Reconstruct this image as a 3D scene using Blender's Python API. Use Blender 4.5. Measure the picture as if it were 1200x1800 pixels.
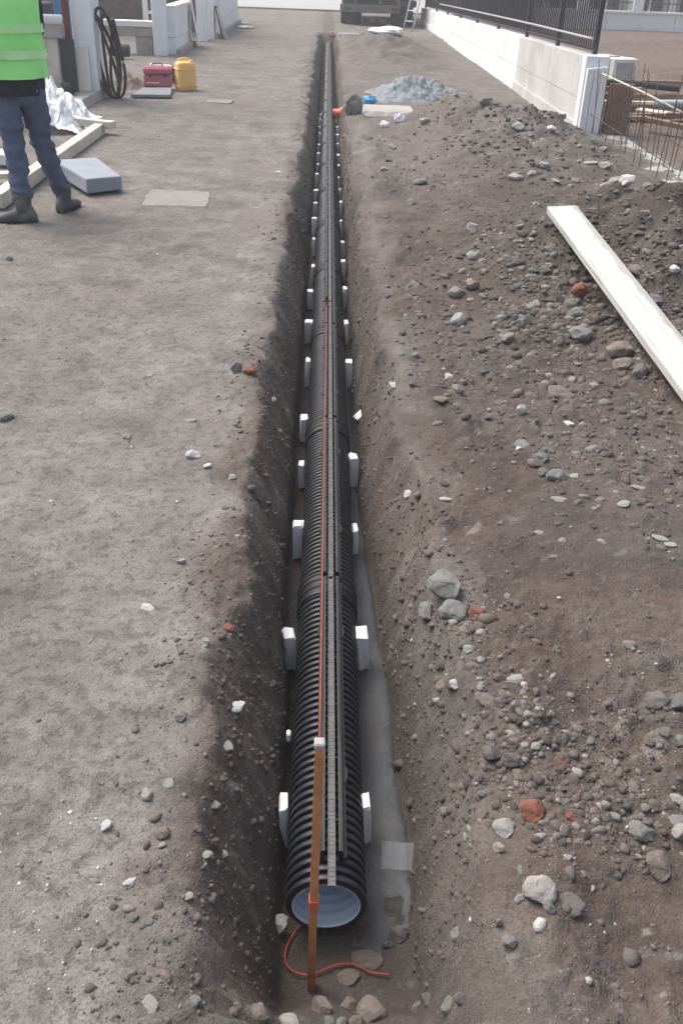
import bpy, bmesh, math, random
import numpy as np
from mathutils import Matrix, Vector, Euler
R = math.radians
rnd = random.Random(7)
for o in list(bpy.data.objects): bpy.data.objects.remove(o)
scene = bpy.context.scene
C = scene.collection

# ------------------------------------------------------------------ camera
CAM_H, PITCH, YAW, ROLL = 1.62, R(31.237833), R(1.814953), R(2.2)
fwd = Vector((math.sin(YAW)*math.cos(PITCH), math.cos(YAW)*math.cos(PITCH), -math.sin(PITCH)))
rt = Vector((math.cos(YAW), -math.sin(YAW), 0)); upv = rt.cross(fwd)
cr = rt*math.cos(ROLL)+upv*math.sin(ROLL); cu = -rt*math.sin(ROLL)+upv*math.cos(ROLL)
cd = bpy.data.cameras.new('camera'); cam = bpy.data.objects.new('camera', cd); C.objects.link(cam)
cd.sensor_fit = 'VERTICAL'; cd.sensor_height = 36; cd.lens = 32.0; cd.clip_start = .05; cd.clip_end = 2000
m = Matrix.Identity(4)
for i in range(3): m[i][0], m[i][1], m[i][2] = cr[i], cu[i], -fwd[i]
m[2][3] = CAM_H; cam.matrix_world = m
scene.camera = cam

# ------------------------------------------------------------------ world, sun, exposure
SUN_AZ, SUN_EL = R(-50), R(56)        # from the left and ahead, high behind thin cloud
w = bpy.data.worlds.new('World'); scene.world = w; w.use_nodes = True
nt = w.node_tree; nt.nodes.clear()
sky = nt.nodes.new('ShaderNodeTexSky'); sky.sky_type = 'NISHITA'; sky.sun_disc = False
sky.sun_elevation = SUN_EL; sky.sun_rotation = SUN_AZ; sky.air_density = 1.0; sky.dust_density = 6.0; sky.ozone_density = .6
bg = nt.nodes.new('ShaderNodeBackground'); bg.inputs['Strength'].default_value = .15
wo = nt.nodes.new('ShaderNodeOutputWorld')
hsv = nt.nodes.new('ShaderNodeHueSaturation'); hsv.inputs['Saturation'].default_value = .62   # thin cloud whitens the sky
nt.links.new(sky.outputs[0], hsv.inputs['Color']); nt.links.new(hsv.outputs[0], bg.inputs[0]); nt.links.new(bg.outputs[0], wo.inputs[0])
sl = bpy.data.lights.new('sun', 'SUN'); sl.energy = 1.3; sl.angle = R(35); sl.color = (1, .965, .91)
so = bpy.data.objects.new('sun', sl); C.objects.link(so)
sdir = Vector((math.sin(SUN_AZ)*math.cos(SUN_EL), math.cos(SUN_AZ)*math.cos(SUN_EL), math.sin(SUN_EL)))
so.rotation_euler = sdir.to_track_quat('Z', 'Y').to_euler()
so.location = (0, 0, 20)
vs = scene.view_settings; vs.view_transform = 'Standard'; vs.look = 'None'; vs.exposure = .78; vs.gamma = 1

# ------------------------------------------------------------------ terrain functions
#T0
def _h(ix, iy, seed):
    n = (ix.astype(np.int64)*374761393 + iy.astype(np.int64)*668265263 + seed*1442695041) & 0xffffffff
    n = ((n ^ (n >> 13))*1274126177) & 0xffffffff
    n = (n ^ (n >> 16)) & 0xffff
    return n/65535.0*2*np.pi
def perlin(x, y, seed=0):
    x = np.asarray(x, float); y = np.asarray(y, float)
    ix = np.floor(x); iy = np.floor(y); fx = x-ix; fy = y-iy
    u = fx*fx*fx*(fx*(fx*6-15)+10); v = fy*fy*fy*(fy*(fy*6-15)+10)
    def g(a, b):
        t = _h(ix+a, iy+b, seed); return np.cos(t)*(fx-a)+np.sin(t)*(fy-b)
    return ((g(0,0)*(1-u)+g(1,0)*u)*(1-v)+(g(0,1)*(1-u)+g(1,1)*u)*v)*1.5
def fbm(x, y, o=4, seed=0, gain=.5):
    s = 0; a = 1.
    for k in range(o):
        s = s+a*perlin(x*2**k, y*2**k, seed+k*17); a *= gain
    return s
def sst(a, b, x):
    t = np.clip((x-a)/(b-a), 0, 1); return t*t*(3-2*t)
def gau(x, y, cx, cy, sx, sy): return np.exp(-.5*(((x-cx)/sx)**2+((y-cy)/sy)**2))
PX = .042
def clod(x, y, cell, seed, dens):
    gx, gy = x/cell, y/cell; ix, iy = np.floor(gx), np.floor(gy); best = np.zeros_like(gx); tone = np.full_like(gx, .5)
    for a in (-1, 0, 1):
        for b in (-1, 0, 1):
            u = _h(ix+a, iy+b, seed)/6.2832; v = _h(ix+a, iy+b, seed+1)/6.2832; w = _h(ix+a, iy+b, seed+2)/6.2832; e = _h(ix+a, iy+b, seed+3)/6.2832
            r = .22+.42*w*w; dx = gx-(ix+a+u); dy = gy-(iy+b+v); ca, sa = np.cos(e*6.28), np.sin(e*6.28)
            dx, dy = dx*ca+dy*sa, (dy*ca-dx*sa)*(1+.7*v)
            ax_, ay_ = np.abs(dx), np.abs(dy); d = np.maximum(np.maximum(ax_, ay_), .74*(ax_+ay_))/r
            h = np.where((d < 1) & (e < dens), r*np.minimum((1-d)*1.9, .62+.30*dx/r+.2*dy/r), 0)*(.6+.5*u)
            tone = np.where(h > best, .15+.7*w*0+.7*u, tone); best = np.maximum(best, h)
    return best*cell, tone
def clods(x, y, cl):
    wx = x+.016*fbm(x*16, y*16, 2, 201); wy = y+.016*fbm(x*16+7, y*16, 2, 203)
    h1, t1 = clod(wx, wy, .105, 301, cl*.5); h0, t0 = clod(wx, wy, .21, 331, np.clip(cl-.35, 0, 1)*.45); h1, t1 = np.where(.8*h0 > h1, .8*h0, h1), np.where(.8*h0 > h1, t0, t1); h2, t2 = clod(wx, wy, .048, 311, .10+cl*.85); h3, t3 = clod(wx, wy, .022, 321, .3+cl*.7)
    h = np.maximum(np.maximum(.62*h1, .8*h2), .8*h3); tone = np.where(.62*h1 >= h-1e-9, t1, np.where(.8*h2 >= h-1e-9, t2, t3))
    return h, np.where(h > 1e-5, tone, .5)
def clod_density(x, y, mn, intr):
    sl = np.where((intr > .05) & (intr < .9), 1, 0)
    c = np.clip(fbm(x*1.0, y*1.0, 3, 71)*.85+.12+.50*mn+.3*sl, 0, 1)
    lip = .38*gau(x, y*0, -.29, 0, .06, 1)
    c = np.maximum(c*sst(.15, .45, x), lip*np.clip(.6+fbm(x*2, y*1.2, 2, 33), 0, 1))
    c = np.maximum(c, .75*(1-sst(.95, 1.12, y))*sst(-.3, -.15, x)*(x < .6))
    return np.maximum(c, .6*sl)
def trench_u(x, y):
    """0 on the trench bottom, 1 outside the lips"""
    n1 = fbm(y*1.5, y*0+3.1, 4, 5)*.062; n2 = fbm(y*1.4, y*0+9.7, 4, 6)*.068
    n3 = fbm(x*5, y*9, 3, 8)*.022
    lipL = -.240-.025*sst(2, 3.2, y)+.025*sst(4, 10, y)+n1+n3; botL = -.058+.2*n1-.045*sst(1.9, 2.4, y)
    lipR = .375-.125*sst(1.5, 8, y)+n2+n3; botR = .25-.075*sst(1.5, 4, y)+.3*n2
    uL = np.clip((botL-x)/(botL-lipL), 0, 1); uR = np.clip((x-botR)/(lipR-botR), 0, 1)
    return uL, uR
def terrain(x, y):
    x = np.asarray(x, float); y = np.asarray(y, float)
    z = .02*perlin(x*.35, y*.35, 1)
    mound = (.40*gau(x, y, 2.40, 5.8, .80, .80)+.05*gau(x, y, 1.45, 5.3, .4, .5)+.12*gau(x, y, 2.2, 4.2, .8, 1.0)
             + .33*gau(x, y, 2.0, 9.8, .6, 1.2)+.20*gau(x, y, 1.50, 11.2, .34, .9)+.36*gau(x, y, 1.2, 21.5, .5, 2.2)
             + .18*gau(x, y, 6.5, 17, 1.6, 1.5)+.16*gau(x, y, 8.6, 25, 3, .8))
    mn = np.clip(mound/.2, 0, 1)
    z = z+mound*(1+.38*fbm(x*1.9, y*1.9, 3, 21))
    z = z+.035*sst(.4, 1.2, x)*(1-sst(5, 9, y))
    uL, uR = trench_u(x, y)
    wv = np.clip(.5+.8*fbm(y*.9, x*0+4.4, 2, 37), 0, 1); stp = (.10+.24*wv)*sst(1.25, 1.9, y); sL = np.where(uL > 0, stp*sst(0, .13, uL)+(1-stp)*(1-(1-uL)**1.35), 0); sR = .8*uR+.2*(1-(1-uR)**2)
    prof = np.maximum(sL, sR)
    dep = .39*(.30+.70*sst(.90, 1.21, y+.05*fbm(x*4, y*4, 2, 39)))*(1-sst(25.9, 26.5, y))
    intr = 1-prof
    z = z-.012*(gau(x, y*0, -1.05+.05*perlin(y*.3, y*0+1, 23), 0, .12, 1)+gau(x, y*0, -2.0+.05*perlin(y*.3, y*0+1, 23), 0, .12, 1))*np.clip(.6+fbm(y*.7, x*.5, 2, 24), 0, 1)
    z = z*prof-dep*intr
    # spoil line along the lips
    z = z+.028*gau(x, y*0, -.33+.03*perlin(y*.8, y*0, 31), 0, .07, 1)*(y < 27)*np.clip(fbm(x*3, y*1.2, 2, 33)+.45, 0, 1)
    z = z+.05*gau(x, y*0, .47, 0, .12, 1)*(y < 14)*np.clip(fbm(x*3, y*1.5, 2, 35)+.4, 0, 1)
    fresh = np.clip(sst(.22, .55, x+.10*fbm(x*2, y*2, 3, 41))*(1-.5*sst(9, 16, y))*(1-.85*sst(2.7, 3.0, x))+mn*.9, 0, 1)
    fresh = np.maximum(fresh, sst(-.40, -.18, x+.09*fbm(x*2.2, y*2.2, 4, 43))*(1-sst(.2, .5, x)))*(1-.9*sst(25.5, 27, y))
    # detail relief
    fl = 1-sst(.0, .06, intr-.90)
    left = .007*fbm(x*2.2, y*2.2, 3, 51)+.0035*fbm(x*9, y*11, 3, 53)-.006*np.clip(perlin(x*1.1, y*5, 55)-.35, 0, 1)
    b = np.abs(fbm(x*7, y*7, 3, 61)); c = np.abs(perlin(x*19, y*19, 63)); d = np.abs(perlin(x*41, y*41, 64))
    right = .022*fbm(x*2.6, y*2.6, 3, 65)+.020*(b-.3)+.011*(c-.25)+.005*(d-.25)
    z = z+(left*(1-fresh)+right*fresh*(.35+.65*np.maximum(mn, .35+.5*np.clip(fbm(x*.9, y*.9, 2, 71)+.3, 0, 1))))*(.15+.85*np.clip(1.3*fl, 0, 1)*np.where(intr > .93, .25, 1))*np.where((intr > .04)&(intr < .93), .55, 1)
    cd_ = clod_density(x, y, mn, intr); ch_, ct_ = clods(x, y, cd_)
    z = z+ch_*np.where(intr > .93, .35, np.where(intr > .06, .45, 1))*np.clip(fresh*1.4-.2, 0, 1)*sst(.0, .12, cd_)
    return z, fresh, intr, mn
#T1
def gz(x, y): return float(terrain(np.array([x]), np.array([y]))[0][0])

# ------------------------------------------------------------------ materials
MATS = {}
class NB:
    def __init__(s, name, rough=.8, spec=.3):
        s.m = bpy.data.materials.new(name); s.m.use_nodes = True; s.t = s.m.node_tree; s.t.nodes.clear()
        s.out = s.n('ShaderNodeOutputMaterial'); s.p = s.n('ShaderNodeBsdfPrincipled')
        s.l(s.p.outputs[0], s.out.inputs[0]); s.p.inputs['Roughness'].default_value = rough
        s.p.inputs['Specular IOR Level'].default_value = spec
        s.tc = s.n('ShaderNodeTexCoord'); MATS[name] = s.m
    def n(s, t, **k):
        x = s.t.nodes.new(t)
        for a, b in k.items(): setattr(x, a, b)
        return x
    def l(s, a, b): s.t.links.new(a, b)
    def noise(s, scale, detail=4, rough=.55, coord='Object', vec=None):
        x = s.n('ShaderNodeTexNoise'); x.inputs['Scale'].default_value = scale; x.inputs['Detail'].default_value = detail
        x.inputs['Roughness'].default_value = rough; s.l(vec or s.tc.outputs[coord], x.inputs['Vector']); return x.outputs['Fac']
    def voro(s, scale, feature='F1', out='Distance', coord='Object'):
        x = s.n('ShaderNodeTexVoronoi'); x.feature = feature; x.inputs['Scale'].default_value = scale
        s.l(s.tc.outputs[coord], x.inputs['Vector']); return x.outputs[out]
    def ramp(s, fac, stops):
        x = s.n('ShaderNodeValToRGB'); e = x.color_ramp.elements
        while len(e) < len(stops): e.new(.5)
        for k, (p, c) in enumerate(stops):
            e[k].position = p; e[k].color = (c if isinstance(c, tuple) else (c, c, c))+(1,) if not (isinstance(c, tuple) and len(c) == 4) else c
        s.l(fac, x.inputs[0]); return x.outputs[0]
    def mix(s, f, a, b, mode='MIX'):
        x = s.n('ShaderNodeMix', data_type='RGBA', blend_type=mode)
        for i, v in ((0, f), (6, a), (7, b)):
            if hasattr(v, 'is_linked') or hasattr(v, 'links'): s.l(v, x.inputs[i])
            else: x.inputs[i].default_value = v if i == 0 else tuple(v)+(1,)
        return x.outputs[2]
    def math(s, op, a, b=0., clamp=False):
        x = s.n('ShaderNodeMath', operation=op); x.use_clamp = clamp
        for i, v in ((0, a), (1, b)):
            if hasattr(v, 'links'): s.l(v, x.inputs[i])
            else: x.inputs[i].default_value = v
        return x.outputs[0]
    def bump(s, h, dist, strength=1., prev=None):
        x = s.n('ShaderNodeBump'); x.inputs['Distance'].default_value = dist; x.inputs['Strength'].default_value = strength
        s.l(h, x.inputs['Height'])
        if prev: s.l(prev, x.inputs['Normal'])
        s.l(x.outputs[0], s.p.inputs['Normal']); return x.outputs[0]
    def attr(s, name, out='Fac'):
        x = s.n('ShaderNodeAttribute'); x.attribute_name = name; return x.outputs[out]
    def col(s, c): s.l(c, s.p.inputs['Base Color'])

def simple(name, col, rough=.7, spec=.3, var=.18, scale=8., bump=0., bscale=60., metal=0., dirt=None):
    b = NB(name, rough, spec); b.p.inputs['Metallic'].default_value = metal
    f = b.noise(scale, 5); lo = tuple(c*(1-var) for c in col); hi = tuple(min(1, c*(1+var)) for c in col)
    c = b.ramp(f, [(.3, lo), (.7, hi)])
    if dirt:
        c = b.mix(b.ramp(b.noise(scale*.45, 6, .65), [(.50, 0.), (.68, dirt[1])]), c, dirt[0])
    b.col(c)
    if bump: b.bump(b.noise(bscale, 5, .6), bump)
    return b.m

def ground_mat():
    b = NB('soil', .95, .12)
    n1 = b.noise(.55, 5, .6); n2 = b.noise(5, 6, .62); n3 = b.noise(38, 5, .65); n4 = b.noise(170, 3, .6)
    dusty = b.ramp(n2, [(.30, (.158, .144, .133)), (.52, (.226, .210, .196)), (.72, (.290, .273, .258))])
    dusty = b.mix(b.ramp(n1, [(.42, 0.), (.62, .6)]), dusty, (.200, .172, .153))
    dusty = b.mix(b.ramp(b.noise(1.7, 6, .72), [(.50, 0.), (.66, .75)]), dusty, (.115, .103, .095))
    dusty = b.mix(b.ramp(b.noise(11, 4, .7), [(.54, 0.), (.70, .55)]), dusty, (.092, .082, .075))
    fr = b.ramp(n2, [(.28, (.056, .045, .039)), (.5, (.095, .074, .063)), (.72, (.150, .122, .106))])
    fr = b.mix(b.ramp(n1, [(.45, 0.), (.60, .6)]), fr, (.112, .076, .061))
    fr = b.mix(b.ramp(b.noise(1.3, 6, .7), [(.50, 0.), (.62, .65)]), fr, (.155, .136, .123))
    ctn = b.ramp(b.attr('clodtone'), [(.15, (.072, .062, .056)), (.45, (.12, .105, .095)), (.7, (.165, .15, .138)), (.85, (.24, .225, .21))])
    fr = b.mix(b.math('MULTIPLY', b.attr('clodmask'), .7), fr, ctn)
    c = b.mix(b.attr('fresh'), dusty, fr)
    c = b.mix(b.attr('wet'), c, (.052, .047, .045))
    c = b.mix(b.attr('field'), c, b.ramp(n2, [(.3, (.115, .083, .069)), (.7, (.185, .140, .120))]))
    # scattered grit
    v = b.voro(70); g = b.ramp(v, [(.0, 1.), (.13, 1.), (.17, 0.)])
    gm = b.math('MULTIPLY', g, b.ramp(b.noise(3.2, 4, .7), [(.50, 0.), (.66, .75)]))
    c = b.mix(gm, c, (.34, .32, .295))
    c = b.mix(b.math('MULTIPLY', b.ramp(n3, [(.36, .55), (.5, 0.)]), b.attr('fresh')), c, (.07, .060, .055))
    c = b.mix(b.ramp(n4, [(.36, .5), (.48, 0.)]), c, (.072, .063, .057))
    c = b.mix(b.ramp(n4, [(.58, 0.), (.72, .22)]), c, (.36, .335, .305))
    c = b.mix(b.ramp(b.noise(64, 4, .7), [(.32, .42), (.44, 0.)]), c, (.075, .065, .059))
    b.col(c)
    crust = b.ramp(b.noise(26, 7, .72), [(.34, 0.), (.46, .7), (.64, 1.)])
    c2 = b.math('MULTIPLY', b.math('SUBTRACT', 1., crust), b.math('SUBTRACT', 1., b.attr('fresh')))
    hgt = b.math('ADD', b.math('MULTIPLY', b.mix(b.attr('fresh'), b.math('MULTIPLY', crust, .32), n3), 1.0), b.math('MULTIPLY', n4, .30))
    c = b.mix(b.math('MULTIPLY', c2, .26), c, (.105, .096, .09)); b.col(c)
    p = b.bump(hgt, .018, .9)
    b.bump(g, .004, .6, p)
    return b.m

def stone_mat(name, lo, hi, bump=.006):
    b = NB(name, .88, .2)
    f = b.noise(2.2, 6, .65); c = b.ramp(f, [(.3, lo), (.7, hi)])
    c = b.mix(b.ramp(b.noise(5, 5, .7), [(.54, 0.), (.70, .38)]), c, (.17, .15, .135))
    b.col(c); b.bump(b.noise(9, 6, .7), .005); return b.m

def pebble_mat(name):
    b = NB(name, .9, .15); b.col(b.mix(b.ramp(b.noise(120, 3), [(.35, .3), (.6, 0.)]), b.attr('tone', 'Color'), (.1, .09, .08)))
    b.bump(b.noise(260, 3), .003); return b.m

def glossy_black():
    b = NB('black_plastic', .42, .5)
    dust = b.ramp(b.noise(6, 6, .7), [(.35, .05), (.75, .6)])
    c = b.mix(dust, (.0085, .0105, .017), (.038, .040, .046)); b.col(c)
    b.l(b.ramp(b.noise(14, 4), [(.3, .42), (.7, .62)]), b.p.inputs['Roughness']); return b.m

ground_mat(); glossy_black()
simple('rail_plastic', (.010, .011, .014), .5, .35, .3, 9, dirt=((.05, .048, .046), .5))
simple('liner_blue', (.60, .74, .90), .38, .4, .08, 12, dirt=((.30, .31, .32), .45))
simple('galvanised', (.098, .097, .095), .55, .4, .25, 40, metal=.3, dirt=((.11, .105, .10), .7))
simple('foam_white', (.78, .80, .82), .8, .2, .04, 30, .0012, 240, dirt=((.45, .42, .39), .35))
simple('foam_grey', (.27, .295, .34), .85, .2, .08, 6, .002, 160, dirt=((.30, .28, .27), .4))
simple('stake_wood', (.50, .215, .095), .75, .2, .25, 22, .002, 90)
simple('cord_red', (.40, .065, .042), .6, .3, .15, 30)
simple('orange_plastic', (.62, .115, .055), .45, .4, .08, 8, dirt=((.35, .2, .15), .4))
simple('bedding', (.078, .080, .084), .6, .35, .22, 7, .006, 70, dirt=((.062, .057, .053), .9))
simple('concrete', (.36, .35, .335), .9, .2, .1, 5, .003, 60, dirt=((.25, .235, .22), .75))
simple('concrete_blue', (.76, .79, .81), .85, .2, .05, 3, .002, 50, dirt=((.60, .62, .635), .55))
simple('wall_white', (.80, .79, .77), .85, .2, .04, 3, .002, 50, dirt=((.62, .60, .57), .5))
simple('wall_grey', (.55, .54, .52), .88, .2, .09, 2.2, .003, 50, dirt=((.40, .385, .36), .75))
simple('fence_paint', (.035, .036, .045), .5, .4, .15, 9)
simple('rail_metal', (.40, .39, .38), .5, .4, .1, 9)
def plank_mat():
    b = NB('plank_white', .8, .2); mp = b.n('ShaderNodeMapping'); mp.inputs['Scale'].default_value = (60, 1.6, 60); b.l(b.tc.outputs['Object'], mp.inputs['Vector'])
    g = b.noise(1, 6, .65, vec=mp.outputs[0]); c = b.ramp(g, [(.32, (.36, .345, .32)), (.5, (.54, .525, .50)), (.7, (.62, .61, .585))])
    c = b.mix(b.ramp(b.noise(3.2, 6, .7), [(.50, 0.), (.70, .6)]), c, (.38, .36, .33))
    sx = b.n('ShaderNodeSeparateXYZ'); b.l(b.tc.outputs['Object'], sx.inputs[0])
    ed = b.math('ADD', sx.outputs[0], b.math('MULTIPLY', b.math('SUBTRACT', b.noise(5, 4), .5), .10))
    c = b.mix(b.ramp(ed, [(.048, 0.), (.066, .7)]), c, (.27, .26, .245))      # grey weathered strip along one edge
    kn = b.ramp(b.voro(4.2), [(.0, .8), (.05, .5), (.075, 0.)]); c = b.mix(kn, c, (.2, .15, .11)); b.col(c); b.bump(g, .004)
plank_mat()
simple('cover_dusty', (.245, .234, .222), .92, .15, .12, 7, .003, 70, dirt=((.20, .187, .176), .8))
simple('timber_pale', (.56, .52, .45), .8, .2, .13, 7, .003, 60, dirt=((.32, .28, .23), .6))
simple('timber_brown', (.235, .150, .105), .85, .2, .25, 5, .003, 50, dirt=((.34, .29, .24), .7))
simple('rust', (.13, .058, .038), .9, .2, .3, 20)
simple('rebar_steel', (.085, .066, .056), .8, .3, .3, 30)
simple('jerry_yellow', (.80, .50, .17), .45, .4, .06, 6, dirt=((.55, .36, .16), .4))
simple('box_red', (.40, .10, .145), .5, .4, .08, 6, dirt=((.42, .22, .24), .5))
simple('sheet_grey', (.17, .19, .20), .7, .3, .12, 6)
simple('film_white', (.80, .83, .86), .35, .5, .05, 8, .01, 22)
simple('blue_plastic', (.05, .17, .36), .5, .4, .15, 6)
simple('bag_blue', (.10, .40, .68), .4, .4, .12, 20, .01, 40)
simple('hose_black', (.028, .03, .034), .5, .4, .25, 20)
simple('dark_panel', (.045, .05, .056), .7, .3, .2, 6)
simple('truck_dark', (.045, .045, .048), .6, .4, .2, 5, dirt=((.14, .13, .125), .7))
simple('truck_grey', (.15, .145, .14), .7, .3, .12, 5, dirt=((.24, .225, .21), .6))
simple('tyre', (.018, .018, .019), .85, .2, .3, 9, dirt=((.12, .11, .10), .7))
simple('lamp_red', (.35, .03, .025), .3, .5, .1, 9)
simple('ladder_alu', (.62, .62, .62), .4, .5, .06, 9, metal=.3)
simple('vest_green', (.38, .98, .30), .7, .2, .07, 3, .004, 14)
simple('vest_band', (.52, .97, .44), .45, .4, .06, 20)
simple('jacket_navy', (.022, .028, .042), .85, .2, .2, 9, .004, 30)
simple('jeans', (.092, .118, .185), .9, .15, .22, 7, .006, 26)
simple('boot', (.085, .09, .095), .8, .25, .25, 12, .003, 60, dirt=((.22, .22, .22), .8))
simple('skin', (.42, .25, .18), .6, .3, .06, 20)
simple('hair', (.03, .022, .018), .7, .3, .2, 60, .004, 160)
simple('gravel_blue', (.23, .25, .275), .95, .1, .25, 9, .008, 60, dirt=((.32, .345, .37), .6))
simple('road_pale', (.36, .36, .355), .95, .15, .08, .6, .004, 30)
simple('masonry_brown', (.17, .135, .115), .95, .1, .25, 4, .02, 22)
simple('monitor_shell', (.66, .65, .61), .55, .3, .04, 8)
simple('monitor_glass', (.33, .335, .325), .25, .5, .1, 8)
simple('glass_dark', (.04, .045, .05), .12, .5, .1, 3)
simple('house_plaster', (.42, .40, .37), .9, .2, .1, 1.5)
simple('pipe_grey', (.27, .295, .32), .5, .4, .08, 6)
simple('paper', (.80, .79, .77), .8, .2, .05, 12)
stone_mat('stone_grey', (.15, .145, .136), (.24, .23, .217)); stone_mat('stone_pale', (.25, .24, .222), (.37, .355, .33))
stone_mat('stone_brown', (.13, .105, .092), (.225, .19, .168)); stone_mat('stone_dark', (.105, .095, .088), (.175, .16, .15))
stone_mat('stone_white', (.44, .43, .415), (.60, .59, .57)); stone_mat('brick_red', (.20, .082, .056), (.29, .128, .092))
pebble_mat('pebble')
def film_clear():
    b = NB('film_clear', .28, .5); b.p.inputs['Base Color'].default_value = (.75, .80, .84, 1); b.p.inputs['Alpha'].default_value = .10
film_clear()

# ------------------------------------------------------------------ mesh helpers
class MB:
    def __init__(s): s.v = []; s.f = []; s.sm = []
    def add(s, vs, fs, smooth=False):
        k = len(s.v); s.v += [tuple(p) for p in vs]; s.f += [tuple(i+k for i in f) for f in fs]; s.sm += [smooth]*len(fs); return s
    def hexa(s, p):   # 8 points: bottom 4 ccw, top 4 ccw
        return s.add(p, [(3, 2, 1, 0), (4, 5, 6, 7), (0, 1, 5, 4), (1, 2, 6, 5), (2, 3, 7, 6), (3, 0, 4, 7)])
    def box(s, x0, x1, y0, y1, z0, z1, mtx=None):
        p = [(x0, y0, z0), (x1, y0, z0), (x1, y1, z0), (x0, y1, z0), (x0, y0, z1), (x1, y0, z1), (x1, y1, z1), (x0, y1, z1)]
        if mtx is not None: p = [tuple(mtx @ Vector(q)) for q in p]
        return s.hexa(p)
    def bbox(s, x0, x1, y0, y1, z0, z1, b=.004, mtx=None):   # chamfered box
        bm = bmesh.new(); bmesh.ops.create_cube(bm, size=1)
        for v in bm.verts: v.co = Vector(((x0+x1)/2+v.co.x*(x1-x0), (y0+y1)/2+v.co.y*(y1-y0), (z0+z1)/2+v.co.z*(z1-z0)))
        bmesh.ops.bevel(bm, geom=list(bm.edges), offset=b, segments=1, affect='EDGES', profile=.5)
        bm.verts.index_update()
        vs = [tuple(mtx @ v.co) if mtx is not None else tuple(v.co) for v in bm.verts]
        s.add(vs, [tuple(v.index for v in f.verts) for f in bm.faces]); bm.free(); return s
    def lathe(s, prof, seg=32, axis='Y', o=(0, 0, 0), smooth=True, caps=False, a0=0., a1=2*math.pi):
        full = abs(a1-a0-2*math.pi) < 1e-6; n = seg if full else seg+1; vs = []
        for (t, r) in prof:
            for k in range(n):
                a = a0+(a1-a0)*k/seg; c_, s_ = r*math.cos(a), r*math.sin(a)
                p = (c_, t, s_) if axis == 'Y' else ((c_, s_, t) if axis == 'Z' else (t, c_, s_))
                vs.append((p[0]+o[0], p[1]+o[1], p[2]+o[2]))
        fs = []
        for i in range(len(prof)-1):
            for k in range(seg):
                k2 = (k+1) % n
                fs.append((i*n+k, i*n+k2, (i+1)*n+k2, (i+1)*n+k) if axis == 'Z' or axis == 'X' else (i*n+k, (i+1)*n+k, (i+1)*n+k2, i*n+k2))
        if caps:
            fs.append(tuple(range(n))[::-1]); fs.append(tuple(range((len(prof)-1)*n, len(prof)*n)))
        return s.add(vs, fs, smooth)
    def tube(s, pts, r, seg=8, smooth=True, closed=False):
        pts = [Vector(p) for p in pts]; vs = []; n = len(pts)
        rr = r if isinstance(r, (list, tuple)) else [r]*n
        prev = None
        for i, p in enumerate(pts):
            t = (pts[(i+1) % n]-pts[i-1]) if closed else (pts[min(i+1, n-1)]-pts[max(i-1, 0)])
            t.normalize()
            if prev is None:
                a = Vector((0, 0, 1)) if abs(t.z) < .9 else Vector((1, 0, 0)); u = t.cross(a).normalized()
            else: u = (prev-t*prev.dot(t)).normalized()
            prev = u; v = t.cross(u)
            for k in range(seg):
                a = 2*math.pi*k/seg; vs.append(p+u*rr[i]*math.cos(a)+v*rr[i]*math.sin(a))
        fs = []
        for i in range(n if closed else n-1):
            j = (i+1) % n
            for k in range(seg):
                k2 = (k+1) % seg; fs.append((i*seg+k, i*seg+k2, j*seg+k2, j*seg+k))
        if not closed: fs += [tuple(range(seg))[::-1], tuple(range((n-1)*seg, n*seg))]
        return s.add(vs, fs, smooth)
    def mesh(s, name, mat):
        me = bpy.data.meshes.new(name); me.from_pydata(s.v, [], s.f); me.polygons.foreach_set('use_smooth', s.sm)
        me.materials.append(MATS[mat]); me.update(); return me
    def build(s, name, mat, parent=None, loc=None):
        o = bpy.data.objects.new(name, s.mesh(name, mat)); C.objects.link(o)
        if parent: o.parent = parent
        if loc is not None: o.location = loc
        return o
def tag(o, label=None, cat=None, group=None, kind=None):
    if label: o['label'] = label
    if cat: o['category'] = cat
    if group: o['group'] = group
    if kind: o['kind'] = kind
    return o
def thing(name, label, cat, loc=(0, 0, 0), rz=0., group=None):
    o = bpy.data.objects.new(name, None); C.objects.link(o); o.location = loc; o.rotation_euler = (0, 0, rz); o.empty_display_size = .1
    return tag(o, label, cat, group)
def link_copy(name, mesh, parent=None, loc=None, mat=None):
    o = bpy.data.objects.new(name, mesh); C.objects.link(o)
    if parent: o.parent = parent
    if loc is not None: o.location = loc
    if mat: o.material_slots[0].link = 'OBJECT'; o.material_slots[0].material = MATS[mat]
    return o
def copy_tree(o, parent=None):
    c = o.copy(); C.objects.link(c); c.parent = parent
    for ch in list(o.children): copy_tree(ch, c)
    return c
def grid_mesh(name, X, Y, Z, mat, smooth=True):
    nr, nc = X.shape; me = bpy.data.meshes.new(name); n = nr*nc
    co = np.stack([X, Y, Z], -1).reshape(-1).astype(np.float32)
    idx = np.arange(n).reshape(nr, nc); q = np.stack([idx[:-1, :-1], idx[:-1, 1:], idx[1:, 1:], idx[1:, :-1]], -1).reshape(-1, 4)
    me.vertices.add(n); me.vertices.foreach_set('co', co); me.loops.add(q.size); me.loops.foreach_set('vertex_index', q.reshape(-1).astype(np.int32))
    me.polygons.add(len(q)); me.polygons.foreach_set('loop_start', np.arange(0, q.size, 4, dtype=np.int32)); me.polygons.foreach_set('loop_total', np.full(len(q), 4, np.int32))
    me.polygons.foreach_set('use_smooth', np.full(len(q), smooth)); me.materials.append(MATS[mat]); me.update(calc_edges=True); me.validate(); return me

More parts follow.
